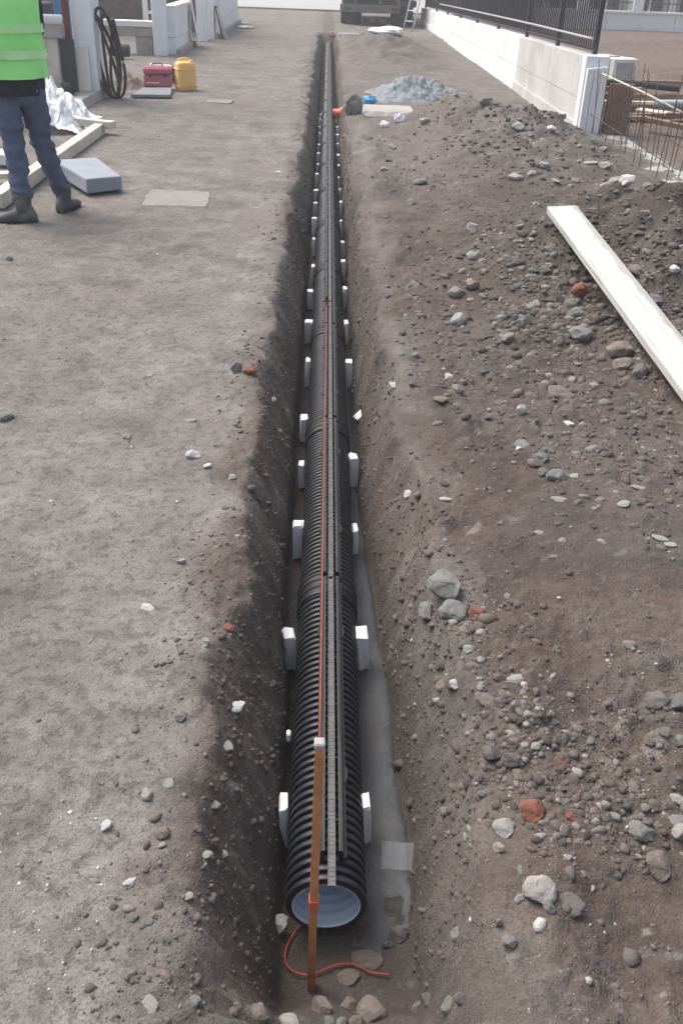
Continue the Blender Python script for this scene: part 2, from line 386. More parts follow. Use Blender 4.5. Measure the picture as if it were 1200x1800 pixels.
# ------------------------------------------------------------------ ground
ys = [-4, -2.5, -1.5, -.8, -.3, .1, .35, .5]
while ys[-1] < 34: ys.append(ys[-1]+max(.0062, .0058*ys[-1]))
while ys[-1] < 420: ys.append(ys[-1]*1.06)
ys = np.array(ys); inner = np.linspace(-.62, .78, 142)
t = np.linspace(0, 1, 211)[1:]
rows = []
for y in ys:
    hw = 2.2+1.15*max(y, 0); g = (.42*t+.58*t**2.2)
    rows.append(np.concatenate([(-.62-hw*g)[::-1], inner, .78+hw*g]))
X = np.array(rows); Y = np.repeat(ys[:, None], X.shape[1], 1)
Z, fresh, intr, mn = terrain(X, Y)
me = grid_mesh('ground', X, Y, Z, 'soil')
def fattr(me, name, a):
    at = me.attributes.new(name, 'FLOAT', 'POINT'); at.data.foreach_set('value', np.clip(a, 0, 1).reshape(-1).astype(np.float32))
fattr(me, 'fresh', fresh*(1-.5*sst(6.5, 9.5, Y+.8*fbm(X, Y, 2, 97))))
fattr(me, 'wet', .38*mn*(1-sst(6.5, 8, Y))*np.clip(.8+fbm(X*1.2, Y*1.2, 3, 99), 0, 1)+sst(.35, .95, intr+.3*fbm(X*3, Y*3, 3, 91))*.45+.35*sst(.25, .6, fbm(X*1.6, Y*1.1, 3, 93))*fresh)
CT = clods(X, Y, clod_density(X, Y, mn, intr)); fattr(me, 'clodtone', CT[1]); fattr(me, 'clodmask', np.clip(CT[0]/.004, 0, 1)*np.clip(fresh*1.4-.2, 0, 1))
fattr(me, 'field', sst(3.15, 3.6, X+.2*fbm(X, Y, 3, 95))*.9)
ground = bpy.data.objects.new('ground', me); C.objects.link(ground); tag(ground, kind='structure')
road = MB().box(-30, 40, 37.5, 160, -.3, .06).build('road', 'road_pale'); tag(road, kind='structure')
# lean concrete bedding under the pipe
yb = np.concatenate([np.arange(1.24, 6, .02), np.arange(6, 26, .08)])
bx = np.linspace(0, 1, 26); BX = []; 
for y in yb:
    e = .265-.09*sst(1.5, 4, y)+.02*float(fbm(np.array([y*1.5]), np.array([2.]), 3, 5)[0]); BX.append(-.05+(e+.05)*bx)
BX = np.array(BX); BY = np.repeat(yb[:, None], 26, 1); BZ = -.372+.007*fbm(BX*8, BY*8, 4, 7)-.03*(np.abs(bx*2-1)**14)[None, :]-.03*(1-sst(1.30, 1.52, BY+.16*fbm(BX*9, BY*5, 4, 17)))
bed = bpy.data.objects.new('concrete_bedding', grid_mesh('concrete_bedding', BX, BY, BZ, 'bedding')); C.objects.link(bed); tag(bed, kind='structure')

# ------------------------------------------------------------------ slot drain pipes
AX = -.272; RO = .0955; SLX = .010           # axis height, outer radius, slot offset
ORD = ['first', 'second', 'third', 'fourth', 'fifth', 'sixth', 'seventh', 'eighth', 'ninth', 'tenth', 'eleventh', 'twelfth', 'thirteenth', 'fourteenth', 'fifteenth', 'sixteenth', 'seventeenth', 'eighteenth', 'nineteenth', 'twentieth', 'twenty-first', 'twenty-second', 'twenty-third', 'twenty-fourth']
def make_pipe(L, label, open_end=False):
    root = thing('slot_drain_pipe', label, 'drain pipe', (PX, 0, AX), 0, 'slot drain pipe sections laid end to end in the trench')
    P = .026; prof = []; y = 0.
    if open_end: prof += [(0, .0805), (0, .090)]
    n = int((L-.02)/P)
    for k in range(n):
        y = .002+k*P
        prof += [(y, .0825), (y+.0010, RO-.0014), (y+.0030, RO), (y+.0125, RO), (y+.0145, RO-.0014), (y+.0155, .0825)]
    prof += [(L, .0825)]
    sh = MB().lathe(prof, 48).build('corrugated_shell', 'black_plastic', root); sh.data.set_sharp_from_angle(angle=R(38))
    if open_end:
        lp = [(0.0, .0805), (0, .078)]+[(.004+k*.0065, .0775+(.0022 if (k//2) % 2 else 0)) for k in range(70)]
        MB().lathe(lp[::-1], 44).build('inner_liner', 'liner_blue', root)
    cprof = [(L-.060, RO), (L-.060, .101), (L-.056, .1025), (L-.044, .1025), (L-.041, .0985), (L-.024, .0985), (L-.021, .1025), (L-.006, .1025), (L-.003, .0985), (L+.014, .0985), (L+.017, .1025), (L+.032, .1025), (L+.035, .0985), (L+.046, .0985), (L+.048, .1025), (L+.058, .1025), (L+.061, .101), (L+.061, .086)]
    cc = MB().lathe(cprof, 48).build('coupling_collar', 'rail_plastic', root); cc.data.set_sharp_from_angle(angle=R(38))
    s0 = .055 if open_end else .02
    for sx in (-1, 1):
        x0 = SLX+sx*.0225
        rb = MB().bbox(x0-.0045, x0+.0045, s0, L-.004, RO-.014, RO+.030, .0012)
        rb.box(x0-.0045+(0 if sx > 0 else -.009), x0+.0045+(.009 if sx > 0 else 0), s0+.002, L-.006, RO-.012, RO+.004)
        rail = rb.build('slot_rail', 'rail_plastic', root)
        MB().box(x0-sx*.0045-.0009, x0-sx*.0045+.0009, s0, L-.006, RO+.0302, RO+.0325).build('metal_lip', 'galvanised', rail)
        for yc in (L*.27, L*.77):
            tb = MB(); ring = []; N = 14
            for k in range(N+1):
                a = math.pi*k/N; ring.append((x0+sx*(.004+.015*math.sin(a)), yc-.036*math.cos(a)))
            vs = [(p[0], p[1], RO-.008) for p in ring]+[(p[0], p[1], RO+.007) for p in ring]; k = N+1
            fs = [tuple(range(k, 2*k)), tuple(range(k))[::-1]]+[(i, i+1, k+i+1, k+i) for i in range(N)]+[(N, 0, k, k+N)]
            tb.add(vs, fs).build('fixing_tab', 'rail_plastic', root)
    g0 = -.035 if open_end else 0.
    gb = MB(); zt = RO+.024
    gb.box(SLX-.0088, SLX-.0070, g0, L, zt-.016, zt); gb.box(SLX+.0070, SLX+.0088, g0, L, zt-.016, zt)
    k = g0+.004
    while k < L-.008:
        gb.box(SLX-.0071, SLX+.0071, k, k+.0112, zt-.006, zt-.0012+rnd.uniform(-.0006, .0004)); k += .0122
    gb.build('slot_grate', 'galvanised', root)
    for yc in np.arange(.16, L, .2):
        MB().box(SLX-.0165, SLX+.0165, yc-.003, yc+.003, RO+.004, RO+.015).build('spacer', 'rail_plastic', root)
    return root
p0 = make_pipe(1.16, 'nearest slot drain pipe section with open pale blue end', True); p0.location.y = 1.34
p1 = make_pipe(1.235, 'second black slot drain pipe section from the open end'); p1.location.y = 2.5
for k in range(2, 20):
    c = copy_tree(p1); c.location.y = 2.5+1.235*(k-1)
    c['label'] = ORD[k]+' slot drain pipe section counted from the open end' if k < 19 else 'farthest slot drain pipe section where the trench stops'

# foam support blocks beside the pipe
bm_ = []
for k in range(4):
    b = MB().bbox(-.0195, .0195, -.031, .031, 0, .142, .005); q = np.array(b.v); q += .0026*np.random.RandomState(k).randn(*q.shape); b.v = [tuple(p) for p in q]
    bm_.append(b.mesh('foam_block', 'foam_white'))
LY = [1.62, 2.31, 2.96, 3.52, 3.97, 4.62, 5.29]; RY = [1.63, 2.32, 3.0, 3.53, 4.10, 4.63, 5.28]
for i in range(8, 22): LY.append(5.29+.617*(i-7)+rnd.uniform(-.05, .05)); RY.append(5.28+.617*(i-7)+rnd.uniform(-.05, .05))
BW = {-1: [.022, .038, .037, .025, .033, .026, .044], 1: [.021, .039, .021, .038, .03, .037, .022]}
BT = {-1: [-.243, -.243, -.234, -.270, -.255, -.228, -.248], 1: [-.249, -.238, -.268, -.236, -.25, -.231, -.24]}
for side, lst in ((-1, LY), (1, RY)):
    for i, y in enumerate(lst):
        o = link_copy('foam_block', bm_[(i+side) % 4]); wd = BW[side][i] if i < 7 else rnd.choice([.022, .028, .038]); tp_ = BT[side][i] if i < 7 else rnd.uniform(-.262, -.228)
        x = PX+side*(.0965+wd/2+rnd.uniform(0, .004))
        o.location = (x, y, -.380); o.rotation_euler = (rnd.uniform(-.05, .05), side*rnd.uniform(-.05, .03), rnd.uniform(-.10, .10))
        o.scale = (wd/.039, rnd.uniform(.85, 1.15), (tp_+.380)/.142)
        sd = 'left' if side < 0 else 'right'
        if side > 0 and i == 4: o.rotation_euler = (.1, .9, .5); o.location = (x+.03, y, -.33); o.scale = (.8, .8, .6)
        lab = f'white foam block wedged against {sd} side of pipe, {ORD[i]} from open end'
        tag(o, lab if not (side > 0 and i == 4) else 'white foam block lying tilted right of pipe, fifth from open end', 'foam block', 'white foam support blocks along the pipe')
ch = MB().bbox(-.006, .006, -.012, .012, 0, .03, .004).build('foam_scrap', 'foam_white'); ch.location = (PX-.107, 1.86, -.262)
tag(ch, 'small white foam scrap stuck on left flank of nearest pipe', 'foam scrap')
fl = MB()
GX, GY = np.meshgrid(np.linspace(0, .085, 14), np.linspace(0, .085, 14)); GZ = .004+.005*np.abs(fbm(GX*22, GY*22, 3, 3))
o = bpy.data.objects.new('plastic_film', grid_mesh('plastic_film', GX, GY, GZ, 'film_clear')); C.objects.link(o); o.location = (.185, 1.515, -.368); o.rotation_euler = (0, 0, -.06)
tag(o, 'clear plastic film scrap on trench bed right of nearest pipe', 'plastic film')

# stake, string line, loose cord
stk = thing('wooden_stake', 'reddish brown wooden stake standing before the open pipe end', 'stake', (.011, 1.215, -.40))
b = MB(); pts = [(0, 0, 0), (.0, .004, .25), (.002, .010, .5), (.004, .014, .765)]
for i in range(3):
    (xa, ya, za), (xb, yb_, zb) = pts[i], pts[i+1]; h = .0088
    b.hexa([(xa-h, ya-h, za), (xa+h, ya-h, za), (xa+h, ya+h, za), (xa-h, ya+h, za), (xb-h, yb_-h, zb), (xb+h, yb_-h, zb), (xb+h, yb_+h, zb), (xb-h, yb_+h, zb)])
b.build('post', 'stake_wood', stk)
MB().bbox(-.0065, .0145, .003, .025, .760, .775, .003).build('pale_end', 'concrete', stk)
MB().bbox(-.010, .012, -.006, .018, .30, .325, .002).build('string_wrap', 'orange_plastic', stk)
STAKE_TOP = Vector((.015, 1.229, .370))
b = MB(); A = STAKE_TOP; B = Vector((PX-.012, 5.30, -.125))
pts = [A.lerp(B, k/24)+Vector((0, 0, -.010*math.sin(math.pi*k/24))) for k in range(25)]
b.tube(pts, .0015, 6); o = b.build('string_line', 'cord_red'); tag(o, 'taut red string line running from stake top along the pipe', 'string')
mk = thing('string_peg', 'small red cross peg holding far end of string on pipe', 'peg', (PX-.012, 5.30, -.18))
MB().bbox(-.006, .006, -.006, .006, 0, .085, .002).build('pin', 'hose_black', mk); MB().bbox(-.024, .024, -.004, .004, .050, .062, .002).build('cross_bar', 'cord_red', mk)
def spline(pts, n=8):
    out = []; P = [Vector(p) for p in pts]
    for i in range(len(P)-1):
        p0_, p1_, p2_, p3_ = P[max(i-1, 0)], P[i], P[i+1], P[min(i+2, len(P)-1)]
        for k in range(n):
            s = k/n; out.append(.5*((2*p1_)+(p2_-p0_)*s+(2*p0_-5*p1_+4*p2_-p3_)*s*s+(3*p1_-p0_-3*p2_+p3_)*s**3))
    return out+[P[-1]]
#CORD
CORD = [(-0.008, 1.379), (-0.028, 1.351), (-0.047, 1.311), (-0.051, 1.278), (-0.038, 1.252), (-0.011, 1.24), (0.012, 1.24), (0.048, 1.255), (0.081, 1.266), (0.114, 1.264), (0.147, 1.247), (0.191, 1.24)]
pts = [(x, y, gz(x, y)+.010) for x, y in CORD]
o = MB().tube(spline(pts), .0022, 6).build('loose_cord', 'cord_red'); tag(o, 'loose red cord curled on the soil around stake foot', 'cord')
#OBJ
STONES = [
(-0.376,3.829,0.056,0.082,'stone_grey','s','upright grey stone slab at the left trench edge'),
(-0.310,3.809,0.066,0.056,'brick_red','a','red brick fragment beside upright grey slab left of trench'),
(-0.469,3.047,0.058,0.056,'stone_white','a','bright white chunk on the dusty ground left of trench'),
(-0.406,2.966,0.032,0.019,'stone_white','a','small white chip just below the bright white chunk'),
(-1.262,3.349,0.069,0.046,'stone_grey','r','grey stone at the far left picture edge, middle height'),
(-1.902,5.560,0.059,0.045,'stone_grey','r','small grey stone far left, nearer to the worker'),
(-0.201,1.770,0.059,0.027,'stone_white','f','flat white slab piece on the left trench lip'),
(-0.208,1.597,0.044,0.023,'stone_pale','f','pale flat stone below the flat white slab piece'),
(-0.238,2.003,0.044,0.035,'brick_red','r','orange brick lump on the left trench lip'),
(-0.437,1.329,0.025,0.027,'stone_white','a','white chip on bare ground left of the pipe end'),
(-0.362,1.191,0.030,0.012,'stone_white','f','thin white flake low on the left ground'),
(-0.479,2.100,0.043,0.020,'stone_white','f','white crumbly patch of plaster on left ground'),
(-0.520,3.357,0.051,0.018,'stone_pale','f','pale flake between the white chunk and grey slab'),
(-0.744,3.193,0.031,0.031,'stone_pale','a','pale chip left of the bright white chunk'),
(-0.277,0.934,0.030,0.028,'stone_pale','f','pale grey stone at the bottom left'),
(-0.339,1.108,0.020,0.020,'stone_grey','r','round grey stone half sunk in lower left ground'),
(-0.069,1.347,0.054,0.044,'stone_white','a','white angular stone beside the open pipe end'),
(-0.209,3.798,0.034,0.031,'stone_white','r','small white stone in the left trench slope'),
(-0.130,0.993,0.017,0.033,'stone_pale','s','upright pale shard at the trench head'),
(-0.215,1.270,0.026,0.016,'stone_pale','f','pale flat stone, left of a pair on left lip'),
(-0.188,1.320,0.021,0.015,'stone_pale','f','pale flat stone, right of a pair on left lip'),
(-0.219,1.425,0.035,0.019,'stone_grey','f','grey flat stone on left lip near the pipe end'),
(-0.033,1.019,0.045,0.025,'stone_pale','r','large pale stone cut by the bottom picture edge'),
(-0.092,1.002,0.042,0.040,'stone_brown','r','brown cobble at the trench head, left of middle'),
(0.032,1.067,0.049,0.042,'stone_brown','a','squarish brown cobble below the stake foot'),
(0.134,1.063,0.063,0.052,'stone_brown','r','big brown cobble below the loose cord end'),
(0.090,1.096,0.041,0.038,'stone_brown','r','brown cobble between squarish and big cobbles'),
(0.047,1.027,0.027,0.023,'stone_grey','r','grey cobble at bottom edge below squarish cobble'),
(0.072,1.029,0.025,0.023,'stone_grey','r','grey-brown cobble at bottom edge under the cord'),
(0.101,1.036,0.028,0.021,'stone_brown','r','small cobble at bottom edge beside big cobble'),
(0.139,1.281,0.078,0.037,'stone_brown','f','wide flat brown stone half buried behind loose cord'),
(0.098,1.237,0.053,0.034,'stone_brown','f','reddish stone half buried under the loose cord'),
(0.222,1.344,0.044,0.030,'stone_dark','a','dark stone right of the open pipe end'),
(0.191,1.321,0.027,0.024,'stone_dark','a','small dark stone below the dark stone by pipe end'),
(0.244,1.138,0.038,0.038,'stone_brown','r','brown cobble right of the big cobble'),
(0.280,1.023,0.036,0.034,'stone_grey','r','rounded grey cobble in the lower middle right'),
(0.260,1.119,0.032,0.034,'stone_dark','r','dark cobble left of the rounded grey cobble'),
(0.301,1.013,0.033,0.029,'stone_dark','r','dark cobble right of the rounded grey cobble'),
(0.392,2.212,0.109,0.089,'stone_grey','a','largest grey boulder on the right trench lip'),
(0.400,2.101,0.083,0.059,'stone_grey','r','grey boulder right below the largest boulder'),
(0.344,2.217,0.077,0.063,'stone_grey','r','grey boulder left below the largest boulder'),
(0.468,2.087,0.049,0.030,'brick_red','a','red brick chip right of the stacked boulders'),
(0.421,2.006,0.054,0.048,'stone_brown','r','brown round stone below the red brick chip'),
(0.395,2.060,0.028,0.021,'stone_pale','r','small pale stone between boulders and brown stone'),
(0.418,1.912,0.034,0.029,'stone_pale','a','pale cube-like stone below the brown round stone'),
(0.374,1.816,0.033,0.029,'stone_white','a','bluish white angular stone on the right trench slope'),
(0.526,1.780,0.053,0.022,'stone_pale','f','long pale flat stone on the right ground'),
(0.496,1.655,0.027,0.042,'stone_pale','s','ochre-pale shard pointing at the trench'),
(0.430,1.754,0.022,0.026,'stone_pale','r','small pale stone left of the long flat stone'),
(0.351,1.878,0.041,0.034,'stone_brown','r','brown stone left of the bluish white stone'),
(0.868,1.940,0.041,0.028,'stone_grey','r','solitary grey stone far right middle'),
(0.458,1.148,0.068,0.068,'stone_pale','r','large pale grey boulder in the lower right'),
(0.514,1.125,0.063,0.038,'stone_dark','f','dark flat stone right of the pale boulder'),
(0.469,1.111,0.029,0.024,'stone_grey','r','grey stone wedged under the pale boulder'),
(0.417,1.138,0.023,0.023,'stone_pale','r','small pale stone left of the pale boulder'),
(0.368,1.085,0.015,0.029,'stone_pale','s','pale shard left below the pale boulder'),
(0.486,1.358,0.063,0.050,'brick_red','a','broken red brick lying above the pale boulder'),
(0.419,1.321,0.052,0.030,'stone_pale','a','pale rubble lump left of the broken brick'),
(0.397,1.266,0.026,0.023,'stone_pale','a','pale block stone below the pale rubble lump'),
(0.389,1.435,0.022,0.036,'stone_grey','a','upright grey stone left above the broken brick'),
(0.424,1.542,0.046,0.038,'stone_dark','a','dark angular clod stone above the upright grey stone'),
(0.469,1.509,0.048,0.032,'stone_dark','a','dark angular clod stone right of its twin'),
(0.527,1.540,0.024,0.030,'stone_pale','a','pale chip right of the dark clod stones'),
(0.825,1.406,0.038,0.020,'stone_pale','f','pale flat stone at the right picture edge'),
(0.794,1.307,0.039,0.032,'stone_pale','a','pale stone at right edge below the pale flat stone'),
(0.570,1.348,0.025,0.016,'brick_red','a','small brick chip right of the broken brick'),
(0.582,1.506,0.045,0.024,'brick_red','f','brownish brick shard above the broken brick'),
(0.309,1.156,0.035,0.031,'stone_grey','r','grey round stone in the lower right trench slope'),
(0.380,1.043,0.030,0.024,'stone_grey','r','grey stone below the pale shard'),
(0.694,4.448,0.095,0.081,'stone_pale','r','pale round stone at the foot of the mound'),
(0.732,4.870,0.093,0.081,'stone_grey','r','grey stone above the pale round stone'),
(0.823,4.906,0.075,0.081,'stone_brown','r','brown stone beside the grey mound-foot stone'),
(0.897,5.420,0.081,0.064,'stone_pale','r','pale stone highest in the mound-foot row'),
(1.025,4.358,0.048,0.085,'stone_pale','s','upright pale shard on the mound face'),
(0.906,4.191,0.072,0.061,'stone_grey','a','grey angular stone below the upright pale shard'),
(1.259,4.196,0.116,0.072,'stone_grey','r','oval grey stone left of the white plank'),
(1.368,4.691,0.114,0.120,'brick_red','a','red brick leaning by the white plank'),
(1.306,4.606,0.089,0.059,'stone_dark','r','dark stone under the leaning red brick'),
(1.271,4.415,0.097,0.057,'stone_dark','r','dark flat stone above the oval grey stone'),
(1.372,3.947,0.126,0.089,'stone_brown','r','big brown stone under the white plank'),
(1.345,3.796,0.086,0.061,'stone_brown','r','brown stone below the big plank-side stone'),
(1.400,3.714,0.085,0.070,'stone_dark','r','dark stone lowest along the plank edge'),
(1.035,3.577,0.122,0.073,'stone_brown','f','wide brown stone on the mound foot'),
(0.823,3.383,0.042,0.056,'stone_white','s','white chip on the brown soil left of plank'),
(0.999,3.294,0.046,0.025,'stone_white','f','white flake between plank and white chip'),
(0.582,3.846,0.041,0.031,'stone_white','a','white chip on soil right of trench, mid height'),
(1.623,4.529,0.105,0.064,'stone_dark','r','dark stone right of the white plank'),
(1.674,4.440,0.086,0.060,'stone_grey','a','grey angular stone right of the plank'),
(1.599,4.614,0.130,0.077,'stone_dark','r','dark boulder touching the right side of plank'),
(1.642,4.708,0.113,0.060,'stone_brown','r','brown stone right of the upper plank'),
(1.814,4.647,0.059,0.047,'stone_white','r','white stone on mound near right edge'),
(1.763,4.957,0.056,0.037,'stone_pale','r','pale stone on the upper mound right of plank'),
(0.820,3.009,0.073,0.038,'stone_dark','r','dark oval stone on the right rubble patch'),
(0.871,2.889,0.091,0.058,'stone_grey','r','grey oval stone on the right rubble patch'),
(0.931,2.889,0.041,0.029,'stone_pale','f','pale flake touching the grey oval stone'),
(1.141,2.791,0.061,0.020,'stone_pale','f','pale thin stone on the right rubble patch'),
(1.050,2.666,0.047,0.027,'stone_pale','f','pale chip below the pale thin stone'),
(0.849,2.727,0.075,0.022,'stone_pale','f','pale flat stone below the grey oval stone'),
(0.339,2.926,0.040,0.030,'stone_white','a','white chip on the right trench lip'),
(0.454,2.765,0.048,0.014,'stone_white','f','thin white flake right of the trench lip chip'),
(0.771,3.120,0.024,0.020,'stone_white','a','tiny white stone above the dark oval stone'),
(0.335,3.802,0.046,0.026,'stone_white','a','white chip on the right trench lip, further away'),
(1.116,2.468,0.059,0.026,'stone_pale','f','pale stone pair near right edge, upper'),
(1.136,2.429,0.044,0.026,'stone_pale','f','pale stone pair near right edge, lower'),
(0.731,2.524,0.038,0.017,'stone_pale','f','pale flat chip in the right middle ground'),
(0.750,2.377,0.036,0.016,'stone_grey','f','grey flat chip in the right middle ground'),
(0.805,8.008,0.135,0.067,'stone_grey','r','grey stone lying beside the trench, far part'),
(0.524,8.374,0.080,0.055,'stone_pale','a','pale block beside the trench, far part'),
(0.671,9.557,0.079,0.124,'stone_pale','a','pale lump at the tip of far mound'),
(-0.399,8.412,0.055,0.040,'stone_white','f','white tile scrap left of the trench, far part'),
(1.969,6.166,0.104,0.082,'stone_white','a','white concrete lump behind the dark mound'),
(2.465,8.398,0.120,0.070,'stone_pale','a','pale concrete lump by the starter bars'),
(2.166,9.355,0.109,0.066,'stone_white','r','white rag-like lump at the wall end foot'),
(1.897,8.270,0.128,0.079,'stone_pale','r','pale lump on the far mound near starter bars'),
(1.605,7.988,0.124,0.067,'stone_pale','r','pale lump on the far mound, middle'),
]

# ------------------------------------------------------------------ right boundary wall and picket fence
def wtop(y): return .80-.37*(y-11)/20.9
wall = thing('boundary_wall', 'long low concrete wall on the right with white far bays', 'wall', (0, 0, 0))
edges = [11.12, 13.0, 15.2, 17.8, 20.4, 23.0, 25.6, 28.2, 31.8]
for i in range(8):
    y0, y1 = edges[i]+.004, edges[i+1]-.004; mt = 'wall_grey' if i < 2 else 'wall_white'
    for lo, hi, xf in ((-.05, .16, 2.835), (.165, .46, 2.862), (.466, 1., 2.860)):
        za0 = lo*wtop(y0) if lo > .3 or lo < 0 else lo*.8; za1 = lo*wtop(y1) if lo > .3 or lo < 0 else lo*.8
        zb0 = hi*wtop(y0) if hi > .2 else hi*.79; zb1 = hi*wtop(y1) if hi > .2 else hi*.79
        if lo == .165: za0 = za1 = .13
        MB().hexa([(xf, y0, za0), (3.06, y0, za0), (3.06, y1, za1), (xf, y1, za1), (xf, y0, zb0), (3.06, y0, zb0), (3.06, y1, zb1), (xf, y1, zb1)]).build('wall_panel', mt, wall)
col_ = thing('end_column', 'blue-grey concrete column at the near end of the right wall', 'column', (2.93, 11.0, 0))
MB().bbox(-.12, .13, -.06, .11, -.1, .82, .008).build('shaft', 'concrete_blue', col_)
for k in range(3): MB().bbox(-.105+k*.076, -.035+k*.076, -.13, -.062, -.1, .70+.01*k, .004).build('strip', 'concrete_blue', col_)
fen = thing('picket_fence', 'dark steel picket fence standing on the right wall', 'fence')
pk = MB().box(-.008, .008, -.008, .008, .05, 1.05).mesh('picket', 'fence_paint')
y = 11.35
while y < 31.6:
    link_copy('picket', pk, fen, (2.96, y, wtop(y))); y += .105
ps = MB().bbox(-.025, .025, -.025, .025, -.02, 1.12, .004).mesh('post', 'fence_paint')
for y in [11.22, 13.1, 15.2, 17.8, 20.4, 23.0, 25.6, 28.2, 31.5]: link_copy('post', ps, fen, (2.96, y, wtop(y)))
for dz, r_, mt in ((.07, .014, 'fence_paint'), (1.0, .014, 'fence_paint')):
    MB().tube([(2.96, 11.2, wtop(11.2)+dz), (2.96, 31.6, wtop(31.6)+dz)], r_, 6).build('rail', mt, fen)
o = MB().tube(spline([(2.90, 11.15, wtop(11.1)+.17), (2.90, 15, wtop(15)+.19), (2.89, 20, wtop(20)+.20), (2.90, 27, wtop(27)+.2)], 6), .013, 8).build('pale_pipe', 'rail_metal')
tag(o, 'thin pale pipe tied along the foot of the picket fence', 'pipe')

# foundation with starter bars
fd = thing('foundation_strip', 'pale concrete foundation strip with rusty starter bars by wall end', 'foundation', (3.07, 9.4, 0))
GX, GY = np.meshgrid(np.linspace(-.30, .34, 22), np.linspace(-1.75, 1.45, 70)); ed = np.minimum(np.abs(GX+.30), np.abs(GX-.34)).clip(0, .08)/.08
GZ = .07*ed**.5-.03+.02*fbm(GX*5, GY*5, 3, 3)*ed
o = bpy.data.objects.new('footing', grid_mesh('footing', GX, GY, GZ, 'concrete')); C.objects.link(o); o.parent = fd
rr = random.Random(5)
for k in range(11):
    for xx in (-.16, .13):
        y = -1.35+k*.25+rr.uniform(-.05, .05); h = rr.uniform(.55, .85); lx, ly = rr.uniform(-.05, .05), rr.uniform(-.05, .05)
        pts = [(xx, y, 0), (xx+lx*.4, y+ly*.4, h*.5), (xx+lx, y+ly, h)]
        MB().tube(spline(pts, 3), .0045, 5).build('starter_bar', 'rebar_steel', fd)
for xx, z in ((-.15, .22), (.14, .27), (.15, .52)): MB().tube([(xx, -1.5, z), (xx, 1.5, z+.03)], .004, 5).build('tie_bar', 'rebar_steel', fd)
MB().tube([(-.10, 1.5, .66), (.05, .4, .60), (.20, -.5, .52)], .009, 6).build('pale_tie_bar', 'timber_pale', fd)

# timber heap, pipes and discarded housing behind the bars
def board(name, label, cat, c, L, wd, th, rz, ry=0., mt='timber_brown', group=None):
    o = MB().bbox(-L/2, L/2, -wd/2, wd/2, -th/2, th/2, .003).build(name, mt); o.location = c; o.rotation_euler = (rr.uniform(-.05, .05), ry, rz)
    return tag(o, label, cat, group)
spots = [(3.9, 13.2, .10, 1.3, .1), (4.2, 13.6, .16, 1.5, -.2), (4.6, 13.0, .12, 1.4, .25), (4.0, 14.2, .20, 1.2, .05), (4.9, 13.9, .10, 1.6, -.5), (5.2, 14.4, .22, 1.3, -.6), (4.5, 12.3, .08, 1.2, -.55), (4.9, 12.0, .12, 1.4, -.5), (4.2, 12.4, .06, .8, .15), (5.5, 13.2, .14, 1.2, -.4), (3.75, 12.9, .30, .7, .0), (4.4, 14.9, .14, 1.7, .02), (4.9, 11.5, .07, 1.1, -.6), (3.8, 12.2, .05, .5, .3)]
for i, (x, y, z, L, a) in enumerate(spots):
    lab = ('pale' if i % 3 == 0 else 'brown')+(' long' if L > 1.35 else ' short' if L < .9 else '')+' timber board '+('crosswise' if abs(a) < .3 else 'slanting')+' in the heap beyond the starter bars, '+['near left', 'middle', 'near middle', 'back left', 'right middle', 'back right', 'front middle', 'front right', 'front left', 'far right', 'upright left', 'rearmost', 'foremost right', 'foremost left'][i]
    board('timber_board', lab, 'board', (x, y, gz(x, y)+z), L, rr.uniform(.10, .2), rr.uniform(.025, .07), a, rr.uniform(-.06, .06), 'timber_brown' if i % 3 else 'timber_pale', 'loose boards beyond the starter bars')
o = MB().tube([(-.5, 0, 0), (.9, .1, .03)], .055, 14).build('grey_pipe', 'pipe_grey'); o.location = (4.55, 12.15, .22); tag(o, 'grey plastic pipe lying on boards at the right edge', 'pipe')
o = MB().tube(spline([(-.5, 0, 0), (0, .08, .03), (.4, .05, .02), (.9, -.1, .0)], 6), .045, 10).build('black_hose', 'hose_black'); o.location = (3.9, 13.6, .27); tag(o, 'thick black hose lying across the timber heap', 'hose')
o = MB().bbox(-.14, .14, -.03, .03, -.1, .46, .004).build('brown_shutter_panel', 'timber_brown'); o.location = (3.30, 11.15, .08); o.rotation_euler = (.05, 0, .1); tag(o, 'brown upright shuttering panel beside the end column', 'panel')
pal = board('wooden_plank', 'brown plank propped on rubble at the lower right of timber heap', 'plank', (4.3, 10.9, .10), 1.5, .12, .05, -.75, .06)
mon = thing('screen_housing', 'white box-shaped screen housing lying beyond the wall end', 'housing', (4.02, 14.5, gz(4.02, 14.5)+.21), R(20)); mon.scale = (1.18, 1.18, 1.1)
b = MB(); fr_ = [(-.02, -.16, 0), (.34, -.16, 0), (.34, -.16, .28), (-.02, -.16, .28)]
MB().hexa([(0, -.15, 0), (.34, -.15, 0), (.34, -.02, 0), (0, -.02, 0), (0, -.15, .28), (.34, -.15, .28), (.34, -.02, .29), (0, -.02, .29)]).build('front_frame', 'monitor_shell', mon)
MB().hexa([(-.02, -.02, .01), (.32, -.02, .01), (.24, .36, .05), (-.14, .36, .05), (-.02, -.02, .285), (.32, -.02, .285), (.24, .36, .30), (-.14, .36, .30)]).build('rear_shell', 'monitor_shell', mon)
MB().bbox(.045, .295, -.156, -.146, .045, .24, .002).build('screen', 'monitor_glass', mon)
MB().hexa([(0.0, .05, .28), (.22, .05, .28), (.16, .28, .295), (-.06, .28, .295), (.0, .05, .302), (.22, .05, .302), (.16, .28, .308), (-.06, .28, .308)]).build('vent_grille', 'rail_metal', mon)

